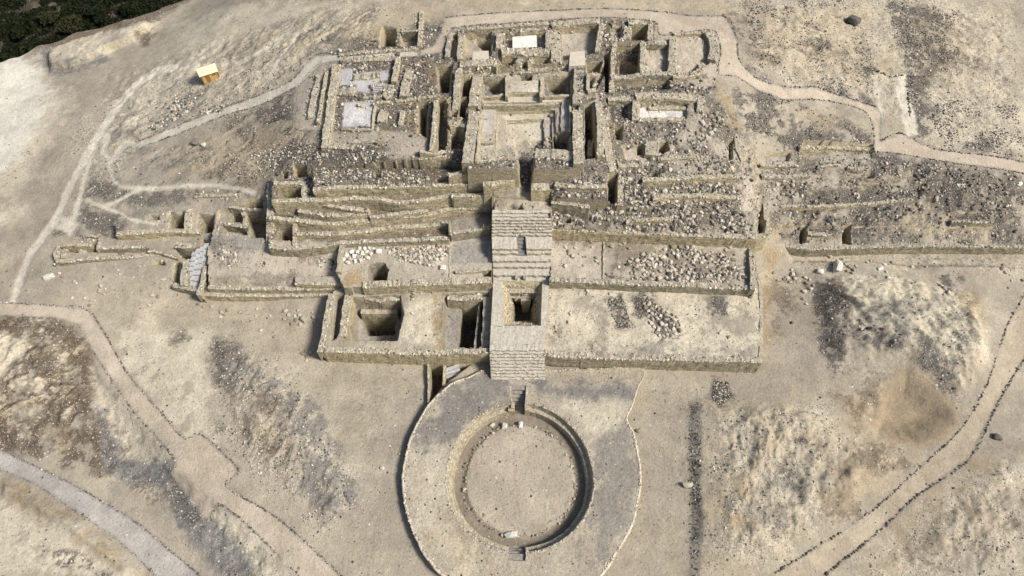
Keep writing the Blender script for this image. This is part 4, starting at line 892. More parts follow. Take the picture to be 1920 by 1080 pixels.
# --- far left
wall('lowest long wall at the far left tip', [(104,492),(130,491),(156,488),(216,486),(260,483),(308,478)], z=1.75, t=.7, base=0, group=RW)
wall('left end wall of the far left tip', [(103,492),(106,475),(110,461)], z=1.8, t=.9, back=True, base=0, group=FWL)
wall('inner cross wall near the far left tip', [(118,484),(119,472),(121,462)], z=2.0, t=.7, back=True, group=FWL)
wall('back wall of the small boxes at the far left tip', [(113,459),(140,459),(170,459)], z=2.6, t=.6, back=True, group=FWL)
wall('short cross wall between the two small dark boxes', [(154,474),(153,466),(152,458)], z=2.2, t=1.0, back=True, group=FWL)
wall('second step wall of the far left wing', [(183,467),(220,466),(269,465)], z=2.75, t=.6, base=1.2, group=RW)
wall('side wall at the left end of the second step', [(183,467),(185,456),(188,446)], z=2.8, t=.6, back=True, group=FWL)
wall('short slanting wall right of the second step', [(277,472),(300,476),(332,485)], z=2.4, t=.6, base=1.2, group=RW)
wall('top wall of the far left wing', [(216,441),(260,439),(315,436),(345,437),(374,438)], z=4.0, t=.9, base=2.2, group=RW, pale=1.8)
wall('short grey upper ledge above the far left boxes', [(153,445),(170,444),(184,446)], z=None, h=.7, t=.6, base=1, group=RW)
wall('front wall of the small square room left of the stack', [(400,442),(435,445),(470,450)], z=4.6, t=.8, base=2.6, group=RW)
wall('back wall of the small square room left of the stack', [(415,415),(440,419),(467,425)], z=5.2, t=.8, back=True, group=FWL)
wall('left wall of the small square room left of the stack', [(403,442),(405,428),(408,414)], z=4.8, t=.9, back=True, group=FWL)
wall('short upright wall between the two open rooms', [(460,422),(459,408),(456,394)], z=5.2, t=.8, back=True, group=FWL)
wall('wall along the back of the two open rooms', [(431,387),(460,391),(500,394)], z=5.9, t=.6, back=True, group=FWL)
wall('low line of stones on the slope above the open rooms', [(365,369),(410,368),(450,366)], z=None, h=.5, t=.5, group=RW)
wall('left wall of the leftmost dark pit', [(314,436),(315,415),(316,393)], z=None, h=.5, t=.7, back=True, group=FWL)
wall('right wall of the leftmost dark pit', [(353,436),(353,415),(354,394)], z=None, h=.4, t=1.3, back=True, group=FWL)
wall('low curb running out over the plain from the slab ramp', [(233,520),(280,524),(325,527)], z=.9, t=.5, base=0, group=RW)
wall('front wall of the slab ramp', [(322,537),(345,543),(372,547),(392,545)], z=1.9, t=.8, base=0, group=RW)
wall('short thick upright wall beside the slab ramp', [(340,530),(345,508),(349,487)], z=3.4, t=1.2, back=True, group=FWL)
wall('pale curved wall above the slab ramp', [(329,463),(345,466),(370,462)], z=3.6, t=1.1, base=1, group=RW, pale=2)
# --- summit left rooms
wall('long upright wall at the left side of the summit rooms', [(610,277),(613,250),(618,215),(624,170),(631,120)], z=None, h=1.1, t=1.5, back=True, group=FWL)
wall('long sliver wall standing on the path left of the summit rooms', [(596,230),(601,200),(607,165),(612,133)], z=None, h=1.0, t=.6, back=True, group=FWL)
wall('stone edge of the boat-shaped mound on the left path', [(583,220),(587,190),(594,160),(600,140)], z=None, h=.6, t=1.2, back=True, group=FWL)
wall('short cross wall at the head of the boat-shaped mound', [(581,141),(595,139),(610,135)], z=None, h=.5, t=.6, back=True, group=FWL)
wall('back wall of the left summit room', [(640,112),(690,110),(738,107)], z=None, h=.8, t=1.2, back=True, group=FWL)
wall('upright right wall of the left summit room', [(738,152),(742,132),(746,108)], z=None, h=1.3, t=.9, back=True, group=FWL)
wall('low wall in the middle of the left summit room', [(660,143),(690,141),(712,138)], z=None, h=.7, t=1.4, back=True, group=FWL)
wall('stone bench jutting from the left wall of the summit room', [(632,172),(650,171),(668,168)], z=None, h=.8, t=1.6, back=True, group=FWL)
wall('frame of the ribbed block in the left summit room', [(695,160),(722,158),(722,178),(730,180),(734,158)], z=None, h=.7, t=.9, back=True, group=FWL)
wall('line of stones under the ribbed block', [(680,183),(700,181),(724,178)], z=None, h=.4, t=.5, back=True, group=FWL)
wall('long thin wall above the lavender plaster floor', [(670,192),(700,191),(750,188),(790,183),(826,178)], z=None, h=1.3, t=.6, back=True, group=FWL)
wall('low edge below the lavender plaster floor', [(640,242),(670,243),(698,242)], z=None, h=.4, t=.4, back=True, cope=False, group=FWL)
wall('low edge at the bottom of the plain floor', [(652,266),(690,266),(712,262)], z=None, h=.4, t=.4, back=True, cope=False, group=FWL)
wall('upright wall right of the lavender plaster floor', [(698,240),(701,215),(705,192)], z=None, h=.5, t=.4, back=True, cope=False, group=FWL)
wall('upright wall above the ochre bank left of the court', [(756,180),(760,155),(768,128)], z=None, h=1.0, t=1.5, back=True, group=FWL)
wall('pair of short stubs below the thin long wall', [(716,228),(718,215),(722,208)], z=None, h=.9, t=1.6, back=True, group=FWL)
wall('right stub below the thin long wall', [(752,232),(753,218),(755,208)], z=None, h=.9, t=.9, back=True, group=FWL)
wall('short rubble wall at the lower left corner of the plaster rooms', [(605,277),(620,277),(640,278),(660,280)], z=None, h=.9, t=1.2, group=RW)
# --- walls left of the court
wall('thin tall wall standing free left of the court', [(809,283),(812,250),(815,215),(818,184)], z=None, h=1.8, t=.7, back=True, group=FWL)
wall('thick rounded wall left of the court, upper one', [(852,214),(855,185),(857,155),(861,130)], z=None, h=1.8, t=1.2, back=True, group=FWL)
wall('left wall of the small U-shaped cell', [(838,220),(837,200),(841,182)], z=None, h=1.5, t=.9, back=True, group=FWL)
wall('front wall of the small U-shaped cell', [(842,222),(858,224),(872,223)], z=None, h=1.4, t=.6, back=True, group=FWL)
wall('white-topped wall across the lane below the cell', [(842,235),(858,234),(873,237)], z=None, h=1.2, t=.8, back=True, group=FWL, pale=2.5)
wall('thick outer left wall of the court, upper length', [(887,198),(889,180),(892,160),(896,141)], z=17.9, t=1.7, back=True, group=FWL)
wall('thick outer left wall of the court, lower length', [(876,305),(880,275),(885,240),(889,208)], z=17.8, t=1.8, back=True, group=FWL)
wall('thin inner left wall of the court, upper length', [(898,205),(901,180),(903,142)], z=17.5, t=.4, back=True, cope=False, group=FWL)
wall('thin inner left wall of the court, lower length', [(893,303),(897,270),(901,220)], z=17.5, t=.5, back=True, cope=False, group=FWL)
wall('long wall with a pale face below the left lane', [(787,288),(820,288),(868,283)], z=None, h=1.5, t=.7, group=RW)
wall('second wall below the left lane', [(785,298),(810,297),(838,293)], z=None, h=.9, t=.6, group=RW)
wall('short post-like wall at the lower end of the left lane', [(837,287),(837,280),(839,272)], z=None, h=1.4, t=.7, back=True, group=FWL)
wall('thick rubble front wall of the court left of the gap', [(873,308),(900,304),(940,296),(966,290)], z=17.0, t=2.2, base=15.4, group=RW)
wall('thick rubble front wall of the court right of the gap', [(1002,295),(1030,298),(1060,300),(1093,304)], z=17.05, t=2.2, base=15.2, group=RW)
wall('long upper wall of the stepped band left of the summit gap', [(840,330),(880,326),(920,321),(966,312)], z=15.1, t=.8, base=14, group=RW)
wall('rounded block flanking the left side of the stair top', [(906,349),(930,347),(950,343),(966,340)], z=14.3, t=1.0, base=13, group=RW)
wall('pale block flanking the right side of the stair top', [(996,357),(1010,357),(1031,356)], z=13.8, t=1.6, base=10.5, group=RW)
# --- court back and right
wall('long back wall of the sunken court', [(862,132),(880,138),(902,143),(940,141),(977,138),(1010,134),(1045,128),(1073,125)], z=None, h=.9, t=1.2, base=15, group=RW)
wall('thick outer right wall of the court, upper length', [(1083,194),(1084,165),(1086,124)], z=17.9, t=1.7, back=True, group=FWL)
wall('thick outer right wall of the court, lower length', [(1085,308),(1084,275),(1083,240),(1083,206)], z=17.8, t=1.7, back=True, group=FWL)
wall('low step wall across the court below the two round pits', [(902,182),(925,182),(951,176),(980,175),(1012,174),(1022,181),(1070,179)], z=17.15, t=.4, base=16.3, cope=False, group=RW)
wall('low second step wall across the court', [(905,198),(960,198),(1010,197),(1048,195)], z=16.75, t=.4, base=15.9, group=RW, cope=False)
wall('frame wall round the left round pit of the court', [(950,181),(950,162),(949,144)], z=17.6, t=.4, back=True, cope=False, group=FWL)
wall('frame wall left of the right round pit of the court', [(1015,181),(1015,162),(1017,144)], z=17.8, t=.5, back=True, cope=False, group=FWL)
wall('short step block inside the left aisle of the court', [(898,267),(912,268),(928,265)], z=16.5, t=.4, base=15.8, cope=False, group=RW)
wall('low pale kerb along the right aisle of the court', [(1069,247),(1070,220),(1069,192)], z=17.1, t=.4, back=True, cope=False, group=FWL)
wall('long upright wall right of the dark side trench', [(1126,296),(1126,260),(1125,230),(1122,190)], z=None, h=1.0, t=1.1, back=True, group=FWL)
wall('short wall standing inside the dark side trench', [(1107,292),(1107,276),(1108,260)], z=14.6, t=.9, back=True, group=FWL)
wall('upper short wall inside the dark side trench', [(1107,238),(1109,225),(1111,214)], z=14.4, t=.9, back=True, group=FWL)
wall('walls of the small double cell right of the court', [(1102,168),(1103,152),(1104,140),(1120,139),(1136,139),(1136,154),(1135,169)], z=None, h=1.0, t=.55, back=True, cope=False, group=FWL)
wall('front wall of the small double cell', [(1102,170),(1110,169),(1117,168)], z=None, h=1.0, t=.6, back=True, cope=False, group=FWL)
wall('upright wall right of the narrow dark slot', [(1147,172),(1148,140),(1150,105),(1153,80)], z=None, h=1.1, t=.8, back=True, group=FWL)
wall('upright wall between the brown room and the pale room', [(1206,140),(1205,110),(1206,80)], z=None, h=1.1, t=.9, back=True, group=FWL)
wall('upright wall between the pale room and the large right room', [(1258,138),(1261,110),(1262,70)], z=None, h=1.1, t=1.3, back=True, group=FWL)
wall('back wall of the pale right room', [(1200,80),(1225,78),(1255,76)], z=None, h=1.0, t=1.1, back=True, group=FWL)
wall('curved front wall of the large right room', [(1262,143),(1290,141),(1308,134),(1318,118)], z=None, h=1.1, t=.8, back=True, group=FWL)
wall('long front wall of the right-hand rooms', [(1146,147),(1180,147),(1210,142),(1262,141)], z=None, h=1.2, t=1.0, group=RW)
wall('rounded right bank of the large right room', [(1335,112),(1340,90),(1335,66),(1326,58)], z=None, h=1.0, t=1.6, back=True, group=FWL)
wall('back wall of the large right room along the walkway', [(1262,63),(1295,61),(1326,58)], z=None, h=.6, t=.6, back=True, group=FWL)
wall('thick back wall of the walkway-side rooms', [(1178,42),(1200,41),(1221,38)], z=None, h=.9, t=1.1, back=True, group=FWL)
wall('thick upright wall left of the deep walkway-side room', [(1176,72),(1177,58),(1178,42)], z=None, h=1.1, t=1.5, back=True, group=FWL)
wall('upright wall right of the deep walkway-side room', [(1219,75),(1219,58),(1220,42)], z=None, h=.8, t=.8, back=True, group=FWL)
wall('rubble back of the small walkway-side room', [(1146,44),(1156,43),(1166,43)], z=None, h=.9, t=1.0, back=True, group=FWL)
wall('right wall of the large bright top room', [(1120,96),(1124,70),(1129,44)], z=None, h=1.0, t=.9, back=True, group=FWL)
wall('thick left wall of the large bright top room', [(1043,112),(1042,85),(1041,58)], z=None, h=1.1, t=1.8, back=True, group=FWL)
wall('rubble back wall of the large bright top room', [(1034,47),(1060,43),(1090,40),(1130,41)], z=None, h=1.0, t=1.4, back=True, group=FWL)
wall('long back wall of the top rooms beside the walkway', [(848,57),(880,54),(920,51),(960,47),(1000,44),(1030,42)], z=None, h=.9, t=.7, back=True, group=FWL)
wall('inner back wall with a row of dark holes', [(950,62),(975,59),(1000,55),(1026,52)], z=None, h=.9, t=.7, back=True, group=FWL)
wall('upright wall at the left end of the top rooms', [(838,106),(841,80),(845,60)], z=None, h=1.0, t=.8, back=True, group=FWL)
wall('second upright wall at the left of the top rooms', [(862,110),(864,85),(867,62)], z=None, h=1.0, t=1.1, back=True, group=FWL)
wall('upright wall left of the white slab', [(934,90),(936,76),(938,62)], z=None, h=1.1, t=1.1, back=True, group=FWL)
wall('rubble wall right of the white slab', [(1028,92),(1028,75),(1029,57)], z=None, h=1.1, t=1.0, back=True, group=FWL)
wall('rubble wall below the white slab', [(940,97),(965,95),(990,96),(1030,96)], z=None, h=.9, t=1.6, back=True, group=FWL)
wall('left wall of the tiny stair between two hollows', [(972,130),(973,120),(974,111)], z=None, h=.8, t=1.0, back=True, group=FWL)
wall('right wall of the tiny stair between two hollows', [(995,130),(994,120),(993,111)], z=None, h=.8, t=1.0, back=True, group=FWL)
wall('ragged wall below the pale block at the left of the top rooms', [(862,118),(890,117),(918,116),(935,120)], z=None, h=.8, t=1.6, back=True, group=FWL)
wall('long low wall beside the left walkway', [(635,102),(690,97),(745,92),(785,90)], z=None, h=.6, t=.7, back=True, group=FWL)
wall('upright wall at the top edge left of the walkway', [(786,86),(788,60),(790,20)], z=None, h=.7, t=.8, back=True, group=FWL)
wall('back wall of the small room beside the dark pit', [(752,58),(765,58),(783,57)], z=None, h=.5, t=.5, back=True, group=FWL)
# --- right summit side
wall('upright left wall of the white plaster room', [(1192,222),(1192,195),(1193,170)], z=None, h=1.1, t=1.2, back=True, group=FWL)
wall('rubble back wall of the white plaster room', [(1192,180),(1220,178),(1260,180),(1316,184)], z=None, h=1.1, t=1.5, back=True, group=FWL)
wall('pale bench in the white plaster room', [(1216,203),(1250,202),(1286,203)], z=None, h=.5, t=.7, back=True, cope=False, group=FWL)
wall('short upright stub right of the white plaster room', [(1313,206),(1314,192),(1315,180)], z=None, h=1.3, t=1.2, back=True, group=FWL)
wall('wall between the two dark shafts', [(1222,290),(1223,276),(1224,264)], z=None, h=.6, t=2.4, back=True, group=FWL)
wall('rubble wall below the pale floor with two shafts', [(1160,312),(1185,312),(1215,310)], z=None, h=.8, t=1.4, group=RW)
wall('long upright wall left of the pale floor with two shafts', [(1150,322),(1143,290),(1136,250),(1132,215)], z=None, h=.7, t=1.3, back=True, group=FWL)
wall('upright edge wall at the right side of the mound, upper length', [(1397,300),(1389,280),(1385,255)], z=None, h=.8, t=1.6, back=True, group=FWL)
wall('long upright edge wall along the right side of the mound', [(1417,440),(1417,390),(1414,340),(1408,285)], z=None, h=.4, t=.9, back=True, group=FWL)
wall('dark-sided corner wall at the right end of the upper front wall', [(1440,438),(1438,410),(1436,381)], z=None, h=1.0, t=.9, back=True, group=FWL)
# --- right bank
wall('long pale wall facing the plain at the right edge', [(1463,459),(1490,465),(1518,469),(1555,468),(1587,467),(1667,464),(1782,463),(1850,464),(1960,464)], z=2.2, t=1.0, base=0, group=RW, pale=2)
wall('thin wall with a white dotted top on the right bank', [(1460,390),(1520,388),(1587,386),(1660,380),(1722,374)], z=5.9, t=.6, base=4.4, group=RW, pale=1.6)
wall('short low wall near the right edge of the bank', [(1786,416),(1830,418),(1864,417)], z=4.8, t=.5, base=4, group=RW)
wall('steps of pale blocks on the right bank, upper row', [(1546,299),(1562,297),(1578,296)], z=None, h=.4, t=.5, group=RW)
wall('steps of pale blocks on the right bank, middle row', [(1538,305),(1555,304),(1577,304)], z=None, h=.4, t=.5, group=RW)
wall('steps of pale blocks on the right bank, lower row', [(1534,314),(1552,312),(1576,311)], z=None, h=.4, t=.5, group=RW)
wall('faint wall left on the right bank below the walkway', [(1426,311),(1460,312),(1497,311)], z=None, h=1.1, t=.5, group=RW)
wall('short wall right of the pale block steps', [(1590,316),(1610,318),(1622,316)], z=None, h=1.1, t=.6, group=RW)
# --- left trench by the plaza
wall('long thin wall at the left of the trench by the plaza', [(804,755),(804,720),(803,682)], z=.7, t=.35, back=True, cope=False, base=-2, group=FWL)
wall('upright slab wall inside the trench by the plaza', [(832,724),(833,705),(834,684)], z=.2, t=.4, back=True, cope=False, group=FWL)

wall('upper ledge of loose stones crossing the rubble slope', [(1205,340),(1250,338),(1300,335),(1350,334),(1388,333)], z=None, h=1.5, t=.8, group=RW)
wall('middle ledge of loose stones crossing the rubble slope', [(1225,374),(1265,370),(1310,370),(1390,374)], z=None, h=1.5, t=.8, group=RW)
wall('short lower ledge on the rubble slope above the long front wall', [(1175,417),(1215,414),(1258,413)], z=None, h=1.5, t=.7, group=RW)
wall('ledge right of the court front block above the dark slot', [(1040,348),(1080,352),(1138,353)], z=None, h=1.5, t=.9, group=RW)
wall('short upright wall at the right edge of the dark slot', [(1163,385),(1163,360),(1165,330)], z=None, h=.7, t=.9, back=True, group=FWL)
wall('upright remnant in the middle of the rubble slope', [(1290,402),(1289,385),(1291,372)], z=None, h=.6, t=.7, back=True, group=FWL)
wall('ledge under the two dark shafts of the right rooms', [(1235,300),(1270,298),(1310,296)], z=None, h=.7, t=.8, group=RW)
wall('side wall beside the dark shafts of the right rooms', [(1262,292),(1261,275),(1260,258)], z=None, h=.6, t=.9, back=True, group=FWL)
wall('low rubble wall left of the white plaster room', [(1140,186),(1165,185),(1188,184)], z=None, h=.7, t=.9, back=True, group=FWL)
wall('cross wall below the white plaster room', [(1196,228),(1230,227),(1285,226)], z=None, h=.6, t=.8, group=RW)
wall('scarp wall at the top of the right bank beside the walkway', [(1500,279),(1560,279),(1632,281)], z=None, h=1.1, t=.8, group=RW)
wall('wide rubble band above the right bank steps', [(1430,332),(1480,334),(1520,330)], z=None, h=1.1, t=.9, group=RW)
wall('lower band of stones between the two dark niches of the right bank', [(1515,440),(1548,442),(1580,441)], z=None, h=1.1, t=.8, group=RW)

wall('inner kerb round the third step of the sunken court', [(930,285),(930,245),(929,209),(985,208),(1041,206),(1042,235),(1043,262)], z=None, h=.25, t=.3, back=True, cope=False, group=FWL)
wall('innermost kerb round the floor of the sunken court', [(949,262),(950,245),(950,231),(985,229),(1018,228),(1019,256)], z=None, h=.25, t=.3, back=True, cope=False, group=FWL)
# ------------------------------------------------------------------ grand stair
ST_Y = [340, 386, 395, 440, 525, 600, 655, 680, 712]
ST_L = [931, 925, 923, 922, 925, 921, 918, 919, 921]; ST_R = [1033, 1033, 1033, 1036, 1030, 1025, 1021, 1021.5, 1022]
def srow(py, z, seed, jz=.085, jy=.18, l=None, r=None, cols=44):
    l = np.interp(py, ST_Y, ST_L) if l is None else l; r = np.interp(py, ST_Y, ST_R) if r is None else r
    l = l(py) if callable(l) else l; r = r(py) if callable(r) else r
    px = np.linspace(l, r, cols); x, y = P(px, np.full(cols, py, float), z)
    k = np.arange(cols)
    y = y + (fbm(k * .4, np.full(cols, seed * 3.3), 1.0, 3, seed) - .5) * 2 * jy; zz = z + (fbm(k * .6, np.full(cols, seed * 5.1), 1.0, 3, seed + 9) - .5) * 2 * jz
    return np.stack([x, y, zz], 1)
STEPS = []
def flight(name, lips, z_start, parent, label=None, tread_last=None, **kw):
    """lips: [(py, z)] front edges of the treads going up; builds risers and treads as one strip with side skirts"""
    rows = []; zp = z_start
    for k, (py, z) in enumerate(lips):
        top = srow(py, z, 40 + k + int(py), **kw); bot = top.copy(); bot[:, 2] = zp - .02
        rows += [bot, top]; zp = z; STEPS.append(top)
    if tread_last: rows.append(srow(tread_last[0], tread_last[1], 77, **kw))
    g = np.array(rows); m = MB(); m.grid(g)
    for c in (0, -1):
        e = g[:, c]
        for i in range(len(e) - 1):
            a, b = e[i], e[i + 1]; q = [tuple(a), tuple(b), (b[0], b[1], -2.0), (a[0], a[1], -2.0)]
            m.quad(*(q if c == -1 else q[::-1]))
    o = m.build(name, M_STAIR); o.parent = parent
    return o
stair = tag(empty('grand_stair'), 'broad central stair rising from the round plaza, a square shaft in its landing', 'staircase', kind='thing')
y0 = PW(960, 712, 1.1)[1]; y1 = PW(960, 657, 4.1)[1]
lips = []
for k in range(10):
    z = 1.1 + .33 * k; yy = y0 + (y1 - y0) * k / 9
    # picture row of a point at (0, yy, z)
    dy, dz = yy, z - CH; dep = dy * FW[1] + dz * FW[2]; up = dy * UP[1] + dz * UP[2]; lips.append((540 - FPX * up / dep, z))
flight('lower_flight', lips, .2, stair, tread_last=(645, 4.1))
# landing with the square shaft
rim = [(943, 528), (1017, 527), (1014, 612), (944, 610)]
def lrow(py, l, r, n=8, seed=1): return srow(py, 4.1, seed, .025, .03, l, r, n)
m = MB()
ys = [645, 632, 620, 611]; m.grid([srow(y, 4.1, 300 + i, cols=24) for i, y in enumerate(ys)])
yy = np.linspace(611, 527, 9)
m.grid([srow(y, 4.1, 320 + i, .03, .02, None, np.interp(y, [527, 611], [943, 944]), 7) for i, y in enumerate(yy)])
m.grid([srow(y, 4.1, 340 + i, .03, .02, np.interp(y, [527, 611], [1017, 1014]), None, 5) for i, y in enumerate(yy)])
m.grid([srow(y, 4.1, 360 + i, cols=24) for i, y in enumerate([527, 521, 516])])
for tab, sgn in ((ST_L, 1), (ST_R, -1)):
    e = [PW(np.interp(y, ST_Y, tab), y, 4.1) for y in np.linspace(645, 516, 12)]
    for a, b in zip(e[:-1], e[1:]):
        q = [tuple(a), tuple(b), (b[0], b[1], -2), (a[0], a[1], -2)]; m.quad(*(q if sgn < 0 else q[::-1]))
m.build('landing', M_STAIR).parent = stair
# shaft: rim -> ledges -> floor, edges roughened
def loop4(c, z, n=14, jit=.1, seed=0):
    c = [PW(px, py, z) for px, py in c]; out = []
    for k in range(4):
        for i in range(n): out.append(c[k] + (c[(k + 1) % 4] - c[k]) * i / n)
    out.append(out[0]); out = np.array(out); kk = np.arange(len(out))
    out[:, 0] += (fbm(kk * .5, kk * 0 + seed, 1, 3, seed) - .5) * 2 * jit; out[:, 1] += (fbm(kk * .5, kk * 0 + seed + 5, 1, 3, seed + 5) - .5) * 2 * jit
    out[-1] = out[0]; return out
sh = MB()
levels = [([(942, 527), (1018, 526), (1015, 613), (943, 611)], 4.09), ([(946, 535), (1013, 535), (1011, 611), (946, 609)], 3.4), ([(952, 541), (1008, 541), (1009, 608), (950, 607)], 2.7), ([(954, 549), (1006, 549), (1008, 607), (952, 606)], 2.7),
          ([(957, 554), (1004, 554), (1007, 606), (956, 605)], 1.5), ([(958, 559), (1003, 559), (1006, 605), (958, 604)], 1.5), ([(964, 566), (997, 566), (998, 602), (965, 602)], -1.2), ([(969, 572), (990, 572), (991, 599), (969, 599)], -5.2)]
sh.grid([loop4(c, z, seed=int(i * 11), jit=.0 if i == 0 else .12) for i, (c, z) in enumerate(levels)])
f4 = [tuple(PW(px, py, -5.2)) for px, py in levels[-1][0]]; sh.quad(*f4[::-1])
shaft = sh.build('shaft', M_WALL); shaft.parent = stair
g = np.random.default_rng(16); lp = [loop4(c, z, seed=int(i * 11), jit=.12) for i, (c, z) in enumerate(levels)]; sp = []
for a_, b_ in zip(lp[1:6], lp[2:7]):
    k = 120; u = g.integers(0, len(a_), k); t_ = g.random((k, 1)); sp.append(a_[u] * (1 - t_) + b_[u] * t_)
sp = np.concatenate(sp); h = heap('shaft_stones', sp[:, 0], sp[:, 1], sp[:, 2] - .08, g.uniform(.16, .42, len(sp)), 81, cols=tone(len(sp), 82, .8)); h.parent = shaft; h['kind'] = 'stuff'
m = MB()
for k in range(5):
    z = 1.3 - k * .75; py = 561 + k * 4.2; a = PW(977 + k * .6, py, z); b = PW(995 - k * .8, py, z)
    m.box(((a[0] + b[0]) / 2, a[1] + .2, 0), (1, 0, 0), (0, 1, 0), (b[0] - a[0]) / 2, .5, z - 1.2, z)
st2 = m.build('shaft_steps', M_STAIR); st2.parent = shaft
# slot at the back of the shaft
m = MB(); a = PW(968, 514, 4.9); b = PW(984, 514, 4.9)
for xa in (a[0], b[0]): m.box((xa, a[1] - .1, 0), (1, 0, 0), (0, 1, 0), .22, .7, 2.6, 4.75)
m.build('shaft_doorway', M_WALL).parent = shaft
flight('middle_flight', [(516.5, 4.75), (500.5, 5.4), (489, 6.05)], 4.0, stair, tread_last=(475, 6.08), jz=.07, jy=.18)
flight('middle_flight', [(475, 6.7), (467, 7.3)], 6.0, stair, tread_last=(441, 7.5), jz=.07, jy=.18, r=lambda y: np.interp(y, [443, 486], [968, 973]), cols=16)
flight('middle_flight', [(475, 6.7), (467, 7.3)], 6.0, stair, tread_last=(441, 7.5), jz=.07, jy=.18, l=lambda y: np.interp(y, [443, 486], [985, 989]), cols=16)
flight('upper_flight', [(441, 7.95), (435, 8.4), (429, 8.85), (423.5, 9.3), (418, 9.75), (412.5, 10.2), (406, 10.5), (399, 10.8)], 7.4, stair, tread_last=(393, 11.05), jz=.08, jy=.2)
# narrow sunk stair in the middle landing: recessed between the two halves
rows = []
for k in range(7):
    yk = 486 - 43 * k / 6; z = 6.0 + .22 * k; cx_ = np.interp(yk, [443, 486], [976.5, 981]); wv = np.interp(yk, [443, 486], [9, 8.3])
    zb = z - .22 if k else 5.6
    for zz in (zb, z): rows.append([PW(cx_ + u * wv, yk, z)[:2].tolist() + [zz] for u in (-1.1, 0, 1.1)])
m = MB(); m.grid(rows); m.build('narrow_steps', plain_material('worn_grey_step', (.20, .195, .19), .9, 3.0, .4)).parent = stair
g = np.random.default_rng(5); k = 46
q = g.uniform(0, 1, (k, 2)); sx_, sy_ = P(930 + 102 * q[:, 0], 376 + 26 * q[:, 1], 11.0)
cr = heap('head_rubble', sx_, sy_, hf(sx_, sy_), g.uniform(.18, .5, k), 55, pale=.9); cr.parent = stair; cr['kind'] = 'stuff'

g = np.random.default_rng(15); sx_, sy_, sz_, ss_ = [], [], [], []
for top in STEPS:
    L = abs(top[-1, 0] - top[0, 0]); k = int(L * 3.2); u = g.uniform(0, 1, k) * (len(top) - 1); i = u.astype(int)
    sx_.append(np.interp(u, np.arange(len(top)), top[:, 0])); sy_.append(top[i, 1] + .05 + np.abs(g.normal(0, .07, k))); sz_.append(top[i, 2] - .05); ss_.append(g.uniform(.14, .34, k))
sx_, sy_, sz_, ss_ = map(np.concatenate, (sx_, sy_, sz_, ss_))
h = heap('step_edging', sx_, sy_, sz_, ss_, 59, flatness=.55, cols=tone(len(sx_), 60, 3.0)); h.parent = stair; h['kind'] = 'stuff'
# ------------------------------------------------------------------ round plaza
M_PALEFLOOR_ = plain_material('pale_kerb_stone', (.55, .50, .40), .9, 3.0, .35)
plaza = tag(empty('circular_plaza'), 'round sunken plaza inside a broad flat ring terrace below the grand stair', 'plaza', kind='thing')
ZR = 1.2; pc = PW(975, 896, ZR); rx = (PW(1112, 896, ZR)[0] - PW(838, 896, ZR)[0]) / 2
ryt = PW(975, 757, ZR)[1] - pc[1]; ryb = pc[1] - PW(975, 1035, ZR)[1]
out = np.stack(P(np.array(PLAZA_OUT)[:, 0], np.array(PLAZA_OUT)[:, 1], ZR), 1)
outS = spline(out, closed=True, step=.5)
oa = np.arctan2(outS[:, 1] - pc[1], outS[:, 0] - pc[0]); orr = np.hypot(outS[:, 0] - pc[0], outS[:, 1] - pc[1])
so = np.argsort(oa); oa, orr = oa[so], orr[so]
NA, NR = 420, 46
ang = np.linspace(-math.pi, math.pi, NA + 1); rin = lambda a: np.where(np.sin(a) > 0, 1 / np.sqrt((np.cos(a) / rx) ** 2 + (np.sin(a) / ryt) ** 2), 1 / np.sqrt((np.cos(a) / rx) ** 2 + (np.sin(a) / ryb) ** 2))
R0 = rin(ang); R1 = np.interp(ang, oa, orr, period=2 * math.pi)
_wob = (fbm(np.cos(ang) * 9, np.sin(ang) * 9, 1.2, 4, 21) - .5) * .3; _wob[-1] = _wob[0]
def ringxy(r): return pc[0] + np.cos(ang) * r, pc[1] + np.sin(ang) * r
ywall = PW(1100, 690, .3)[1]; yflat = PW(960, 725, 1)[1]
def ztop(x, y): return ZR - .6 * sstep(yflat, ywall, y) + (fbm(x, y, 5, 3, 31) - .5) * .25 + (fbm(x, y, .8, 3, 33) - .5) * .10
GR, CR = [], []
for k in range(NR + 1):
    t = (k / NR); r = R0 + (R1 + _wob - R0) * t + (.12 * 0 if k else _wob * .5); x, y = ringxy(r)
    GR.append(np.stack([x, y, ztop(x, y) - (.06 if k in (0, NR) else 0)], 1))
GR = np.array(GR)
fx, fy = GR[..., 0], GR[..., 1]
pcCol = np.empty(GR.shape, float); pcCol[:] = (.395, .35, .28)
def pcol(kind, poly, s, fe, amp, ns, sd_):
    global pcCol
    w2 = np.stack(P(np.array(poly, float)[:, 0], np.array(poly, float)[:, 1], ZR), 1)
    sd = sdist(w2, fx, fy); n = fbm(fx, fy, ns, 5, sd_, .62); w = np.clip(.5 + sd / fe + (n - .5) * 4 * amp, 0, 1)[..., None] * s
    pcCol = pcCol * (1 - w) + np.array(PAL[kind][0]) * w
pcol('wash', [(770,820),(880,700),(960,695),(960,755),(900,775),(850,830),(790,835)], .75, 2.0, .9, 2.0, 500)
pcol('wash', [(1010,715),(1205,720),(1190,755),(1100,765),(1010,740)], .8, 2.0, .8, 2.5, 510)
pcol('pale', [(1060,750),(1185,755),(1170,800),(1110,820),(1075,790)], .7, 1.5, .8, 3, 520)
pcol('wash', [(1110,825),(1180,800),(1200,900),(1180,1000),(1120,1060),(1100,980)], .55, 2.5, 1.0, 1.6, 530)
pcol('ochre', [(770,900),(830,950),(900,1050),(860,1080),(790,990)], .35, 3, 1.0, 2.5, 540)
pcol('pale', [(780,860),(840,850),(835,1000),(900,1060),(840,1075),(780,980)], .5, 3, 1.1, 1.8, 545)
m = MB(); m.grid(GR)
F = np.array(m.f); Vg = np.array(m.v)
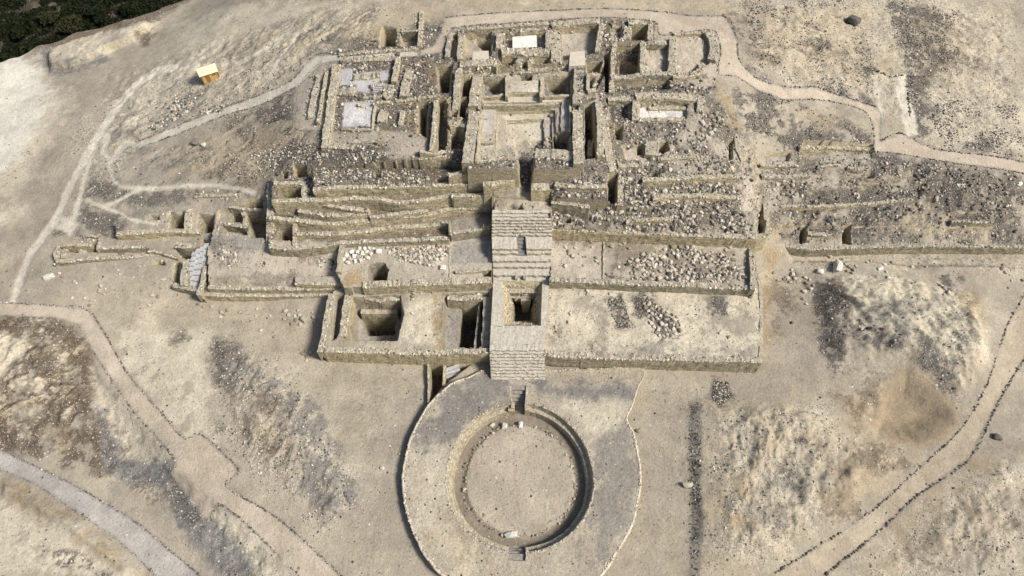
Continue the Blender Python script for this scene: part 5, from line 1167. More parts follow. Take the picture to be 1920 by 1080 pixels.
# notches for the two small stairs
notchT = np.stack(P(np.array([959, 986.5, 984, 962]), np.array([722, 721, 772, 772]), ZR), 1); notchB = np.stack(P(np.array([953, 986, 986, 954]), np.array([1028, 1028, 1051, 1051]), ZR), 1)
fc = Vg[F].mean(1); keep = (sdist(notchT, fc[:, 0], fc[:, 1]) < 0) & (sdist(notchB, fc[:, 0], fc[:, 1]) < 0)
o = new_mesh('ring_terrace', Vg, F[keep], M_GROUND, col=pcCol.reshape(-1, 3), extra={'Rub': np.full(len(Vg), .22)}); o.parent = plaza
# inner wall: rim, ledge, floor edge; and outer wall
inn = MB()
rows = []
for dr, z in ((.02, 1.09), (-.05, .85), (-.22, .25), (-.28, .2), (-.78, .16), (-.84, .1), (-.95, -.9), (-1.05, -1.6)):
    r = R0 + dr + _wob * .5 + (fbm(np.cos(ang) * 30, np.sin(ang) * 30 + dr * 9, 1, 3, 41) - .5) * .1; r[-1] = r[0]; x, y = ringxy(r); rows.append(np.stack([x, y, np.full(NA + 1, z)], 1))
inn.grid(rows); Fi = np.array(inn.f); Vi = np.array(inn.v); fc = Vi[Fi].mean(1)
nT2 = np.stack(P(np.array([959, 986.5, 983, 963]), np.array([722, 721, 790, 790]), ZR), 1); nB2 = np.stack(P(np.array([954, 986, 986, 954]), np.array([1005, 1005, 1051, 1051]), ZR), 1)
keep = (sdist(nT2, fc[:, 0], fc[:, 1]) < 0) & (sdist(nB2, fc[:, 0], fc[:, 1]) < 0)
new_mesh('inner_wall', Vi, Fi[keep], M_WALL).parent = plaza
ow = MB(); rows = []
for dr, z in ((0, 1.1), (.08, .6), (.18, .0), (.3, -1.5)):
    r = R1 + _wob + dr; x, y = ringxy(r); zz = np.full(NA + 1, z) if dr else GR[-1][:, 2]; rows.append(np.stack([x, y, np.minimum(zz, GR[-1][:, 2])], 1))
ow.grid(rows[::-1]); ow.build('outer_wall', M_WALL).parent = plaza
kb = MB(); rows = []
for dr, z in ((.10, -.3), (.06, .02), (-.10, .08), (-.2, .05), (-.24, -.1)):
    r = R1 + _wob + dr + (fbm(np.cos(ang) * 60, np.sin(ang) * 60, 1, 2, 91 + int(z * 50)) - .5) * .12; r[-1] = r[0]; x, y = ringxy(r); rows.append(np.stack([x, y, GR[-1][:, 2] + .06 + z + (fbm(x, y, .7, 3, 93) - .5) * .2 - .5 * sstep(ywall - 1.2, ywall - .2, y)], 1))
kb.grid(rows); kb.build('rim_kerb', M_PALEFLOOR_).parent = plaza
# floor: moat-like lower rim, raised centre
GF, CF = [], []
rr = np.r_[np.linspace(0, 1.02, 60)]
for t in rr:
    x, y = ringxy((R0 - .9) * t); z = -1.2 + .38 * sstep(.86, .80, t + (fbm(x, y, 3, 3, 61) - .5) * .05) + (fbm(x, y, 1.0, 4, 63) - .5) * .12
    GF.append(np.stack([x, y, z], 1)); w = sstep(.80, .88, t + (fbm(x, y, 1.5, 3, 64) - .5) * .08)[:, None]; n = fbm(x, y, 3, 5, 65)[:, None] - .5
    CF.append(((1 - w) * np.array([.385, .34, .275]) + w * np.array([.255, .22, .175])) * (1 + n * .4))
GF[0][:, 2] = GF[0][:, 2].mean()
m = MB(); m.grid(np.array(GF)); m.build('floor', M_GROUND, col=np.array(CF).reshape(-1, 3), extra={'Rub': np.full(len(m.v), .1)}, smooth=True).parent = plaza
# notch stairs
def notch(name, pxl, pxr, pys, zs, side):
    m = MB(); n = len(pys)
    for k in range(n):
        a = PW(pxl[k], pys[k], zs[k]); b = PW(pxr[k], pys[k], zs[k]); dy = .55
        m.box(((a[0] + b[0]) / 2, a[1] + dy * .2 * side, 0), (1, 0, 0), (0, 1, 0), (b[0] - a[0]) / 2 + .05, dy, -2.6, zs[k])
    o = m.build(name, plain_material(name + '_stone', (.27, .25, .225), .9, 2.5, .35)); o.parent = plaza
    w = MB()
    for pxs in (pxl, pxr):
        for k in range(n - 1):
            a = PW(pxs[k], pys[k], ZR); b = PW(pxs[k + 1], pys[k + 1], ZR)
            sg = -1 if pxs is pxl else 1
            w.quad((a[0], a[1], -2.4), (b[0], b[1], -2.4), (b[0], b[1], ZR + .04), (a[0], a[1], ZR + .04))
            w.quad((a[0], a[1], ZR + .04), (b[0], b[1], ZR + .04), (b[0] + sg * .4, b[1], ZR + .04), (a[0] + sg * .4, a[1], ZR + .04))
    w.build('stair_side_wall', M_WALL).parent = plaza
notch('upper_entrance_stair', [958.5, 959.4, 960.3, 961.2, 962.1, 963, 963.5], [986.5, 986.2, 985.8, 985.2, 984.6, 984, 984], [724, 731, 738, 745, 752, 759, 766], [1.0, .6, .25, -.1, -.45, -.8, -1.05], -1)
notch('lower_entrance_stair', [953.5, 953.5, 954, 954.5], [986, 986, 986, 986], [1048, 1043, 1038, 1032], [.8, .2, -.4, -.9], 1)
# gate pillars
for px, py, sx, sy in ((959, 763, .5, .7), (988.5, 762, .36, .65)):
    c = PW(px, py, .75); m = MB(); m.box((c[0], c[1], 0), (1, 0, 0), (0, 1, 0), sx, sy, -1.9, .8)
    o = m.build('gate_pillar', plain_material('ochre_gate_stone', (.42, .34, .22), .9, 3, .3))
    bm_ = o.modifiers.new('bevel', 'BEVEL'); bm_.width = .18; bm_.segments = 2; o.parent = plaza
# ring of small stones on the plaza floor and on the outer edge
g = np.random.default_rng(3); n = 300; a = g.uniform(-math.pi, math.pi, n); r = (np.interp(a, ang, R0) - .9) * (.83 + g.normal(0, .024, n)); 
tag(heap('stone_circle', pc[0] + np.cos(a) * r, pc[1] + np.sin(a) * r, np.full(n, -.85), (.1 + .4 * g.random(n) ** 2.5) , 71, pale=.6), 'low circle of small stones round the middle of the plaza floor', 'stone circle', kind='stuff')
n = 1300; a = g.uniform(-math.pi, math.pi, n); r = np.interp(a, oa, orr, period=2 * math.pi) - np.abs(g.normal(0.05, .18, n))
h = heap('edge_stones', pc[0] + np.cos(a) * r, pc[1] + np.sin(a) * r, np.interp(a, ang, GR[-1][:, 2]), g.uniform(.14, .42, n), 72, pale=2.2); h.parent = plaza; h['kind'] = 'stuff'
n = 800; a = g.uniform(-math.pi, math.pi, n); r = np.interp(a, ang, R0) + np.abs(g.normal(0, .14, n)) + .05
x, y = pc[0] + np.cos(a) * r, pc[1] + np.sin(a) * r; k = (sdist(notchT, x, y) < 0) & (sdist(notchB, x, y) < 0)
h = heap('rim_stones', x[k], y[k], ztop(x[k], y[k]) - .03, g.uniform(.12, .32, k.sum()), 73, pale=1.8); h.parent = plaza; h['kind'] = 'stuff'

# ------------------------------------------------------------------ plaster slabs, ramps, blocks
def prism(name, label, cat, poly, z=None, h=.3, mat=None, depth=.8, group=None):
    p = np.array(poly, float)
    if z is None: gx, gy, gz = G(p[:, 0], p[:, 1]); z = float(np.max(gz)) + h
    x, y = P(p[:, 0], p[:, 1], z); c = spline(np.stack([x, y], 1), closed=True, step=9); n = len(c)
    top = [(q[0], q[1], z) for q in c]; bot = [(q[0], q[1], z - depth) for q in c]; m = MB()
    ce = (float(x.mean()), float(y.mean()), z)
    x2 = np.stack([x, y], 1); k = len(x2)
    if k == 4: m.quad(*[(q[0], q[1], z) for q in x2[::-1]])
    for i in range(k):
        a, b = x2[i], x2[(i + 1) % k]; m.quad((a[0], a[1], z), (b[0], b[1], z), (b[0], b[1], z - depth), (a[0], a[1], z - depth))
    o = m.build(name, mat or M_STAIR); tag(o, label, cat, group, 'thing'); return o
M_PLASTER = plain_material('white_plaster', (.68, .66, .61), .85, 1.2, .22); M_PALEFLOOR = plain_material('pale_mud_plaster', (.52, .47, .39), .9, 1.5, .15)
M_GREYSLAB = plain_material('grey_slab', (.40, .40, .41), .85, 2.5, .25)
prism('plaster_slab', 'bright white rectangular plaster slab lying in the sunk top room', 'slab', [(961,69),(1006,66),(1007,88),(961,90)], h=.5, mat=M_PLASTER, depth=1.6)
prism('clay_platform', 'pale square block of clay at the foot of the left top room', 'block', [(888,97),(916,95),(917,111),(885,113)], h=.25, mat=M_PALEFLOOR, depth=2.0)
prism('clay_platform', 'pale clay ramp block jutting into the large bright top room', 'block', [(1069,97),(1096,95),(1098,122),(1067,124)], h=.2, mat=M_PALEFLOOR, depth=2.0)
rib = MB()
for k in range(6):
    a = PW(699, 160 + k * 2.9, 16.7); b = PW(720, 159 + k * 2.9, 16.7); rib.box(((a[0] + b[0]) / 2, a[1], 0), (1, 0, 0), (0, 1, 0), (b[0] - a[0]) / 2, .14, 15, 16.6 - .1 * k)
o = rib.build('ribbed_steps', M_GREYSLAB); tag(o, 'block of grey ribs like tiny steps in the left summit room', 'steps', kind='thing')
tiny = MB()
for k in range(5):
    z = 17.6 - .5 * k; a = PW(977, 112 + k * 4.6, z); b = PW(991, 112 + k * 4.6, z); tiny.box(((a[0] + b[0]) / 2, a[1], 0), (1, 0, 0), (0, 1, 0), (b[0] - a[0]) / 2, .5, z - 2, z)
o = tiny.build('small_steps', M_GREYSLAB); tag(o, 'tiny grey stair between the two round hollows behind the court', 'steps', kind='thing')
strip = []
for k, (x0, y0_, x1, y1_) in enumerate([(366, 472, 352, 538), (373, 466, 360, 538), (380, 462, 368, 540), (388, 456, 376, 540)]):
    m = MB(); top = PW(x0, y0_, 4.2); bot = PW(x1, y1_, 1.0); d = bot - top; L = np.linalg.norm(d); w = .42
    n = 7
    for i in range(n):
        a = top + d * i / n; b = top + d * (i + 1) / n; s = [(-w, 0), (w, 0)]
        m.quad((a[0] - w, a[1], a[2]), (a[0] + w, a[1], a[2]), (b[0] + w, b[1], a[2] - .05), (b[0] - w, b[1], a[2] - .05)); m.quad((b[0] - w, b[1], a[2] - .05), (b[0] + w, b[1], a[2] - .05), (b[0] + w, b[1], b[2]), (b[0] - w, b[1], b[2]))
        for sx in (-1, 1): m.quad((a[0] + sx * w, a[1], a[2]), (b[0] + sx * w, b[1], a[2] - .05), (b[0] + sx * w, b[1], -1), (a[0] + sx * w, a[1], -1))
    o = m.build('slab_ramp', M_GREYSLAB)
    tag(o, ['leftmost', 'second from left', 'third from left', 'rightmost'][k] + ' of the four grey stepped slab ramps at the left wing', 'ramp', 'grey slab ramps at the left wing', 'thing')
m = MB()
for k in range(4):
    z = -.3 - .5 * k; a = PW(846 + k * 2.2, 690 + k * 6, z); m.box((a[0], a[1], 0), (.93, .36, 0), (-.36, .93, 0), 1.3, .3, z - 2, z)
o = m.build('small_steps', M_GREYSLAB); tag(o, 'grey steps down into the trench left of the stair foot', 'steps', kind='thing')

# ------------------------------------------------------------------ timber hut
hx, hy, hz_ = [float(v[0]) for v in G([400], [152])]
ha = R(27); ux, uy = np.array([math.cos(ha), math.sin(ha), 0]), np.array([-math.sin(ha), math.cos(ha), 0])
hut = tag(empty('timber_hut', (0, 0, 0)), 'small yellow timber hut with a pale roof standing alone on the hillside', 'hut', kind='thing')
c0 = np.array([hx, hy, hz_]) + uy * 1.55 - ux * .2
hw, hd, hh = 1.6, 1.15, 1.8
def HP(a, b, z): q = c0 + ux * a + uy * b; return (q[0], q[1], hz_ + z)
M_TIMBER = plain_material('yellow_timber', (.50, .34, .14), .7, 5, .4); M_ROOF = plain_material('cream_roof_sheet', (.66, .60, .42), .6, 2, .15); M_DOOR = plain_material('brown_door_timber', (.26, .13, .035), .7, 6, .3)
m = MB()
for a, b in (((-hw, -hd), (hw, -hd)), ((hw, -hd), (hw, hd)), ((hw, hd), (-hw, hd)), ((-hw, hd), (-hw, -hd))):
    n = 12
    for i in range(n):
        p0 = (a[0] + (b[0] - a[0]) * i / n, a[1] + (b[1] - a[1]) * i / n); p1 = (a[0] + (b[0] - a[0]) * (i + .9) / n, a[1] + (b[1] - a[1]) * (i + .9) / n)
        m.quad(HP(*p0, -.4), HP(*p1, -.4), HP(*p1, hh), HP(*p0, hh))
    q0, q1 = (a[0] * .97, a[1] * .97), (b[0] * .97, b[1] * .97); m.quad(HP(*q0, -.4), HP(*q1, -.4), HP(*q1, hh), HP(*q0, hh))
m.quad(HP(hw, -hd, hh), HP(hw, hd, hh), HP(hw, 0.05, hh + .75), HP(hw, -.05, hh + .75)); m.quad(HP(-hw, -hd, hh), HP(-hw, hd, hh), HP(-hw, 0.05, hh + .75), HP(-hw, -.05, hh + .75))
m.build('plank_wall', M_TIMBER).parent = hut
m = MB(); e = .3
for s in (-1, 1):
    a, b, c, d = HP(-hw - e, s * (hd + e), hh - .12), HP(hw + e, s * (hd + e), hh - .12), HP(hw + e, 0, hh + .8), HP(-hw - e, 0, hh + .8)
    up = lambda p: (p[0], p[1], p[2] + .09)
    m.quad(a, b, c, d); m.quad(up(a), up(b), up(c), up(d)); m.quad(a, b, up(b), up(a)); m.quad(b, c, up(c), up(b)); m.quad(a, d, up(d), up(a))
m.build('roof', M_ROOF).parent = hut
m = MB(); m.quad(HP(-.9, -hd - .04, -.2), HP(-.1, -hd - .04, -.2), HP(-.1, -hd - .04, 1.8), HP(-.9, -hd - .04, 1.8)); m.build('door', M_DOOR).parent = hut
m = MB(); m.quad(HP(.5, -hd - .04, .9), HP(1.2, -hd - .04, .9), HP(1.2, -hd - .04, 1.6), HP(.5, -hd - .04, 1.6)); m.build('window', M_DOOR).parent = hut
m = MB()
for sx in (-1, 1):
    for sy in (-1, 1): q = c0 + ux * sx * (hw + .02) + uy * sy * (hd + .02); m.box((q[0], q[1], 0), ux, uy, .09, .09, hz_ - .5, hz_ + hh)
m.build('corner_post', M_DOOR).parent = hut
# ------------------------------------------------------------------ single stones
def sub_ico():
    v = [tuple(p) for p in IV]; f = []; cache = {}
    def mid(a, b):
        k = (min(a, b), max(a, b))
        if k not in cache: p = (np.array(v[a]) + np.array(v[b])) / 2; v.append(tuple(p / np.linalg.norm(p))); cache[k] = len(v) - 1
        return cache[k]
    for a, b, c in IF:
        x, y, z = mid(a, b), mid(b, c), mid(c, a); f += [(a, x, z), (b, y, x), (c, z, y), (x, y, z)]
    return np.array(v), np.array(f)
SV, SF = sub_ico()
BOULDER_MESH = {}
for kind, mat in (('pale', M_BOULDER), ('dark', M_BOULDER_DARK), ('white', M_BOULDER_WHITE)):
    BOULDER_MESH[kind] = []
    for k in range(7):
        g = np.random.default_rng(900 + k); v = SV.copy(); a = g.uniform(0, 6.28); c, s = math.cos(a), math.sin(a)
        v = np.stack([v[:, 0] * c - v[:, 1] * s, v[:, 0] * s + v[:, 1] * c, v[:, 2]], 1)
        m = np.abs(v).max(1, keepdims=True); v = v * (.2 + .76 * .9 / m)
        v[:, 0] *= 1 + .25 * v[:, 1] * g.uniform(-1, 1); v *= 1 + g.uniform(-.13, .13, (len(v), 1)); v[:, 2] += .12 * g.uniform(-1, 1) * v[:, 0]
        me = bpy.data.meshes.new('boulder'); me.from_pydata([tuple(p) for p in v], [], [tuple(int(i) for i in t) for t in SF]); me.materials.append(mat); BOULDER_MESH[kind].append(me)
NB = [0]
def boulder(px, py, size, label, group=None, name='boulder', aspect=1.25, flatn=.6, kind='pale', rot=None, xyz=None):
    """size: length in picture pixels (1920 wide)"""
    g = np.random.default_rng(3000 + NB[0]); NB[0] += 1
    if xyz is None and math.hypot((px - 975) / 120, (py - 896) / 122) < 1: xyz = (*PW(px, py + size * .12, -.9)[:2], -.84 if math.hypot((px - 975) / 105, (py - 896) / 107) < 1 else -1.2)
    if xyz is None: x, y, z = [float(v[0]) for v in G([px], [py + size * .12])]
    else: x, y, z = xyz
    dz = ray(px, py)[2]; mpp = (z - CH) / dz / FPX; L = size * mpp * .5
    if kind == 'pale' and 'white' in label.split(' in front')[0].split(' right of')[0].split(' left of')[0].split(' against')[0]: kind = 'white'
    o = bpy.data.objects.new(name, BOULDER_MESH[kind][int(g.integers(7))]); COL.objects.link(o)
    L *= .88 if group else 1.0
    o.scale = (L, L / (aspect * g.uniform(.9, 1.12)), L / aspect * flatn * 1.25 * g.uniform(.85, 1.2)); o.location = (x, y, z + o.scale[2] * .5)
    o.rotation_euler = (g.normal(0, .12), g.normal(0, .12), g.uniform(0, 3.14) if rot is None else R(rot))
    tag(o, label, 'boulder' if size >= 9 else 'stone', group, 'thing'); return o
SINGLES = [
 (92,517,24,'long white block lying at the far left tip of the monument',2.1,15),(1570,499,25,'large flat white block on the plain below the right-hand wall',1.35,70),(1537,508,13,'grey-white block beside the large white block on the right plain',1.2,None),
 (1650,503,14,'white split block on the plain right of the large white block',1.9,20),(1289,908,20,'rounded pinkish boulder alone on the sand right of the plaza',1.5,0),(958,1000,27,'long white block on the plaza floor near the lower entrance',2.0,5),
 (946,798,13,'small white block left of the entrance on the plaza floor',1.2,80),(976,796,15,'upright white block below the entrance on the plaza floor',1.5,80),(923,795,11,'yellowish stone at the upper left edge of the plaza floor',1.3,40),
 (710,471,14,'white cube standing in front of a dark niche on the left terrace',1.3,0),(831,501,13,'white double block at the edge of the smooth grey floor',1.2,0),(1246,357,11,'white block on the rubble slope right of the long slot',1.2,None),
 (1300,405,11,'pale upright block low on the rubble slope',1.4,60),(507,163,10,'pale block beside the hillside walkway',1.5,100),(382,271,11,'pale block beside the dark mound on the left hill',1.2,None),
 (1196,807,9,'dark stone on the sand right of the plaza',1.2,None),(717,877,9,'grey stone on the bare sand left of the plaza',1.2,None),(762,834,8,'grey stone against the left edge of the plaza',1.2,None),(749,851,6,'smaller grey stone left of the plaza edge',1.2,None),
 (1390,514,13,'long pale block at the right end of the big stone scatter',1.7,0),(1270,126,9,'white block on the floor of the large right room',1.4,20),(1034,217,10,'pale stone on the upper right step of the sunken court',1.1,None),(945,1002,7,'small stone beside the long white plaza block',1.1,None),
 (1910,345,12,'white block at the right edge of the stony bank',1.3,20),(1755,372,14,'tall pale block on the right bank beside the sandy track',1.7,60),(1722,382,11,'pale block at the end of the dotted wall',1.5,50),(1540,277,9,'pale block on the upper right bank',1.4,60),(1548,276,8,'second pale block on the upper right bank',1.4,80),(1556,481,8,'small pale stone just below the right wall',1.1,None)]
for px, py, s, lab, asp, rot in SINGLES: boulder(px, py, s, lab, aspect=asp, rot=rot, name='boulder' if s >= 9 else 'stone')
for px, py, s, lab in [(1868,818,15,'dark angular boulder on the sand right of the sandy road'),(1598,40,25,'dark heap-like boulder high on the right hillside'),(368,267,15,'dark bluish rounded mound on the left hill'),(747,102,9,'round dark stone on the path beside the top pit'),(1485,605,6,'small dark stone on the sand right of the terrace'),(1717,330,8,'dark stone on the right bank')]:
    boulder(px, py, s, lab, kind='dark', aspect=1.15, flatn=.7)
def many(pts, label, group, name='stone'):
    for t in pts: boulder(t[0], t[1], t[2], label, group, name=name, aspect=1.25)
many([(1437,205 + 0,0)][:0], '', '')
many([(112,512,7),(118,519,7),(119,527,6),(140,527,8),(144,531,6),(190,535,11),(187,545,10),(195,551,7),(198,541,6),(172,562,7),(136,558,9),(160,558,7),(168,572,8),(178,563,6),(266,545,6),(286,553,9),(297,556,8),(292,530,6),(303,540,6),(263,500,6),(270,498,5),(305,489,9),(280,572,7),(315,575,7),(335,552,6),(222,506,5),(225,514,5)], 'small pale stone lying loose on the plain below the far left walls', 'loose stones below the far left walls')
many([(383,575,7),(397,575,7),(416,585,11),(423,589,9),(427,581,8),(414,594,7),(450,585,7),(480,592,6),(507,592,6),(482,579,5),(440,605,5),(455,603,6),(490,619,8),(516,631,9),(515,622,6),(420,604,4),(405,560,5),(372,570,8)], 'small pale stone lying loose on the sand below the left wing', 'loose stones below the left wing')
many([(536,582,10),(541,590,8),(533,598,7),(559,582,7),(562,590,9),(570,598,15),(555,600,9),(547,607,9),(563,608,8),(588,594,11),(591,602,10),(586,585,7),(553,592,7)], 'pale stone in the loose cluster left of the pit terrace', 'stone cluster left of the pit terrace')
many([(568,662,9),(575,668,8),(573,658,7),(582,660,7),(575,676,6),(563,656,6),(584,667,6),(500,675,6),(501,686,6),(520,690,6)], 'pale stone in the small cluster off the corner of the pit terrace', 'stone cluster off the terrace corner')
many([(776,543,10),(776,549,10),(775,555,9),(774,561,8)], 'pale slab in the short upright row of slabs against the white-topped wall', 'row of slabs on the pit terrace')
many([(790,550,5),(773,587,7),(811,548,7),(690,571,7),(703,575,6),(696,579,6)], 'single small stone lying on the pit terrace', 'single stones on the pit terrace')
many([(1585,495,7),(1592,500,9),(1600,506,9),(1604,498,6),(1598,512,8),(1588,508,7),(1625,491,8),(1632,489,6),(1658,495,9),(1672,492,7),(1710,500,8),(1736,500,7),(1580,486,6),(1662,510,7),(1665,519,8)], 'pale stone in the line of loose stones below the right-hand wall', 'loose stones below the right wall')
many([(1878,503,10),(1885,510,9),(1881,497,8),(1896,526,6),(1917,525,8),(1890,540,5)], 'pale stone in the small group near the right edge of the plain', 'stone group near the right edge')
many([(1510,520,9),(1513,530,10),(1520,541,9),(1507,546,10),(1518,524,7),(1525,535,7),(1506,560,8),(1512,570,7),(1771,540,11),(1778,548,10),(1770,552,7),(1765,535,7)], 'pale stone at the top of the right-hand mound', 'stones round the right mound')
many([(1450,511,7),(1458,525,7),(1476,521,11),(1486,514,12),(1490,522,9),(1481,529,8),(1470,523,8),(1484,506,7),(1493,512,6)], 'stone in the tight group on the sand beside the right terraces', 'stone group beside the right terraces')
many([(1060,463,8),(1068,470,11),(1073,479,10),(1079,465,7),(1067,476,8),(1075,483,6),(1104,449,10),(1108,453,8),(1110,463,7),(1118,483,8),(1118,489,8),(1060,498,10),(1098,481,6),(1094,498,6),(1086,476,5),(1034,517,6),(1123,494,6)], 'stone lying loose on the small left bay of the narrow right terrace', 'loose stones in the small bay')
many([(1070,536,10),(1074,540,7),(1101,545,9),(1102,551,8),(1135,536,10),(1138,541,8),(1143,550,7),(1070,588,9),(1067,604,9),(1363,552,7),(1408,557,9),(1350,624,9),(1367,631,9),(1042,613,8)], 'stone lying loose on the bare front terrace', 'loose stones on the front terrace')
many([(1170,456,7),(1180,466,8),(1205,477,11),(1163,460,6),(1147,462,10),(1400,520,9),(1397,490,6),(1360,469,8),(1368,464,9),(1180,490,9),(1184,485,9)], 'stone lying apart at the edge of the big scatter on the narrow terrace', 'stones round the big scatter')
def cluster(poly, n, s0, s1, label, group, seed, name='stone'):
    g = np.random.default_rng(seed); p = np.array(poly, float); out = []
    tries = 0
    while len(out) < n and tries < 6000:
        tries += 1
        q = g.uniform(p.min(0), p.max(0)); s = g.uniform(s0, s1)
        if sdist(p, q[:1], q[1:])[0] < 0: continue
        if any((q[0] - a) ** 2 + (q[1] - b) ** 2 < ((s + t) * .40) ** 2 for a, b, t in out): continue
        out.append((q[0], q[1], s))
    for px, py, s in out: boulder(px, py, s, label, group, name=name, aspect=1.3, flatn=.62)
cluster([(643,483),(655,475),(668,464),(700,464),(702,474),(688,484),(660,492),(645,492)], 16, 9, 15, 'large white block in the heap left of the white cube', 'white block heap on the left terrace', 11, 'boulder')
cluster([(726,464),(770,464),(842,458),(842,470),(815,500),(785,494),(750,486),(730,474)], 50, 7, 11, 'pale stone in the broad heap behind the square well', 'broad stone heap on the left terrace', 12)
cluster([(1305,252),(1320,218),(1335,208),(1350,216),(1345,238),(1325,258),(1310,264)], 19, 9, 15, 'big pale boulder tumbled in the heap right of the white plaster room', 'boulder heap right of the plaster room', 13, 'boulder')
cluster([(1205,566),(1225,570),(1262,588),(1280,600),(1275,622),(1245,636),(1230,625),(1215,595)], 40, 7, 12, 'pale stone in the heap on the bare front terrace', 'stone heap on the front terrace', 14)
cluster([(1200,476),(1260,462),(1290,462),(1290,480),(1306,520),(1260,524),(1220,520),(1180,512)], 48, 7, 12, 'stone in the main scatter on the narrow right terrace', 'main stone scatter on the narrow terrace', 15)
cluster([(1300,470),(1330,470),(1362,486),(1370,510),(1340,520),(1318,500)], 22, 7, 11, 'stone in the right half of the scatter on the narrow terrace', 'right half of the stone scatter', 16)
cluster([(1435,330),(1470,325),(1500,345),(1490,368),(1460,372),(1440,360)], 22, 7, 11, 'pale stone in the heap at the left end of the right bank', 'stone heap on the right bank', 17)

# ------------------------------------------------------------------ rubble nobody could count
def scatter(label, polys, dens, s0, s1, seed, cover=.6, pale=1.0, ns=3.0, power=2.2, name='rubble', sink=.36, dark=0.0, soil=True):
    g = np.random.default_rng(seed); xs, ys = [], []
    for poly in polys:
        w2 = pix2(poly); lo, hi = w2.min(0), w2.max(0); n = int(dens * (hi - lo).prod())
        x = g.uniform(lo[0], hi[0], n); y = g.uniform(lo[1], hi[1], n); k = sdist(w2, x, y) > 0; x, y = x[k], y[k]
        q = .5 + (.5 - cover) * .42; nn = fbm(x, y, ns, 5, seed, .6); k = g.random(len(x)) < sstep(q - .07, q + .07, nn); xs.append(x[k]); ys.append(y[k])
    x, y = np.concatenate(xs), np.concatenate(ys)
    if soil:                                            # few stones lie on swept floors, paths and sand
        jj = np.clip(np.searchsorted(GX, x), 0, len(GX) - 1); ii = np.clip(np.searchsorted(GY, y), 0, len(GY) - 1)
        k = g.random(len(x)) < np.clip((RUB[ii, jj] - .16) * 2.2, .02, 1); x, y = x[k], y[k]
    n = len(x)
    s = s0 + (s1 - s0) * g.random(n) ** power
    z = hf(x, y); dd = .35
    sl_ = np.maximum(np.abs(hf(x + dd, y) - hf(x - dd, y)), np.abs(hf(x, y + dd) - hf(x, y - dd))); k = sl_ < 1.6
    x, y, z, s = x[k], y[k], z[k], s[k]; n = len(x)
    cols = tone(n, seed + 2, pale)
    if dark: m_ = g.random(n) < dark; cols[m_] = np.array([.10, .094, .09]) * g.uniform(.7, 1.4, (m_.sum(), 1))
    o = heap(name, x, y, z, s, seed + 5, cols=cols, sink=sink); tag(o, label, 'rubble', kind='stuff'); return o
scatter('tumbled pale rubble covering the slope right of the stair', [[(1040,335),(1140,330),(1160,325),(1414,300),(1420,442),(1200,434),(1036,428)]], 19, .14, .9, 21, .68, .75, 1.6, 3.6, dark=.28)
scatter('loose rubble over the rooms and mounds of the summit', [[(600,110),(840,40),(1130,36),(1225,42),(1235,130),(1340,140),(1352,200),(1414,300),(1140,330),(930,330),(590,345),(600,275)]], 12, .13, .75, 22, .52, .9, 1.6, 4.2, dark=.35)
scatter('rubble on the slope above the curved stack', [[(586,350),(940,335),(960,300),(720,285),(590,290)], [(420,330),(600,330),(600,270),(520,270),(420,290)], [(509,375),(920,365),(920,345),(509,345)]], 12, .14, .5, 23, .65, 1.2, 2.5, dark=.25)
scatter('stones strewn over the right bank', [[(1430,290),(1640,290),(1920,330),(1920,458),(1470,455),(1430,385)]], 11, .12, .7, 24, .5, .75, 1.8, 3.6, dark=.4)
scatter('dark gravel and stones on the right hillside', [[(1390,0),(1600,0),(1640,130),(1640,190),(1480,155),(1410,130)], [(1660,0),(1800,20),(1800,110),(1740,250),(1690,150)], [(1380,170),(1470,190),(1570,195),(1636,240),(1636,282),(1500,280),(1400,250)], [(1700,180),(1920,200),(1920,300),(1760,275)]], 14, .12, .4, 25, .55, .7, 3.0, 2.5, dark=.55)
scatter('stones strewn over the left hillside', [[(150,440),(180,330),(250,210),(400,110),(560,20),(640,20),(600,100),(540,160),(600,250),(590,340),(500,345),(300,400),(240,435)]], 7, .10, .38, 26, .5, .9, 3.0, 2.8, dark=.4)
scatter('gravel and rubble on the low mound left of the plaza', [[(400,630),(470,645),(590,740),(670,900),(672,950),(600,1010),(480,900),(405,820)]], 7, .10, .42, 27, .55, .9, 1.5, 2.0, dark=.3)
scatter('gravel on the low ground at the bottom left', [[(-30,600),(120,600),(170,660),(165,760),(200,870),(60,860),(-30,830)], [(165,670),(330,880),(480,1000),(540,1080),(420,1080),(300,910),(190,860)], [(-30,930),(120,980),(220,1080),(-30,1080)]], 5, .08, .34, 28, .5, 1, 1.5, 2.8, dark=.2)
scatter('gravel and stones on the right-hand mound', [[(1520,520),(1600,505),(1760,515),(1850,560),(1870,640),(1810,770),(1740,700),(1600,690),(1540,660)]], 6, .10, .42, 29, .5, .9, 1.5, 2.8, dark=.35)
scatter('gravel and pale stones on the plateau right of the plaza', [[(1310,760),(1480,740),(1560,790),(1720,860),(1600,970),(1450,1070),(1320,1080)], [(1600,1080),(1700,1000),(1800,900),(1920,830),(1920,1080)]], 5, .10, .40, 30, .42, 1.3, 1.4, 2.8, dark=.2)
scatter('dark gravel heaps on the bare front terrace', [[(1140,562),(1165,553),(1178,590),(1182,615),(1165,618),(1145,590)], [(1190,560),(1210,551),(1250,585),(1262,600),(1255,625),(1222,600),(1192,590)]], 40, .12, .36, 31, .8, 1.0, 2, 2, dark=.55, soil=False)
scatter('thin scatter of gravel on the front terraces', [[(1024,545),(1424,545),(1428,672),(1024,660)], [(1034,450),(1408,458),(1408,536),(1034,526)], [(760,556),(824,556),(820,655),(650,655)], [(400,450),(840,455),(920,525),(400,538)]], 2.2, .08, .3, 32, .45, 1.3, 1.5, 3, dark=.2, soil=False)
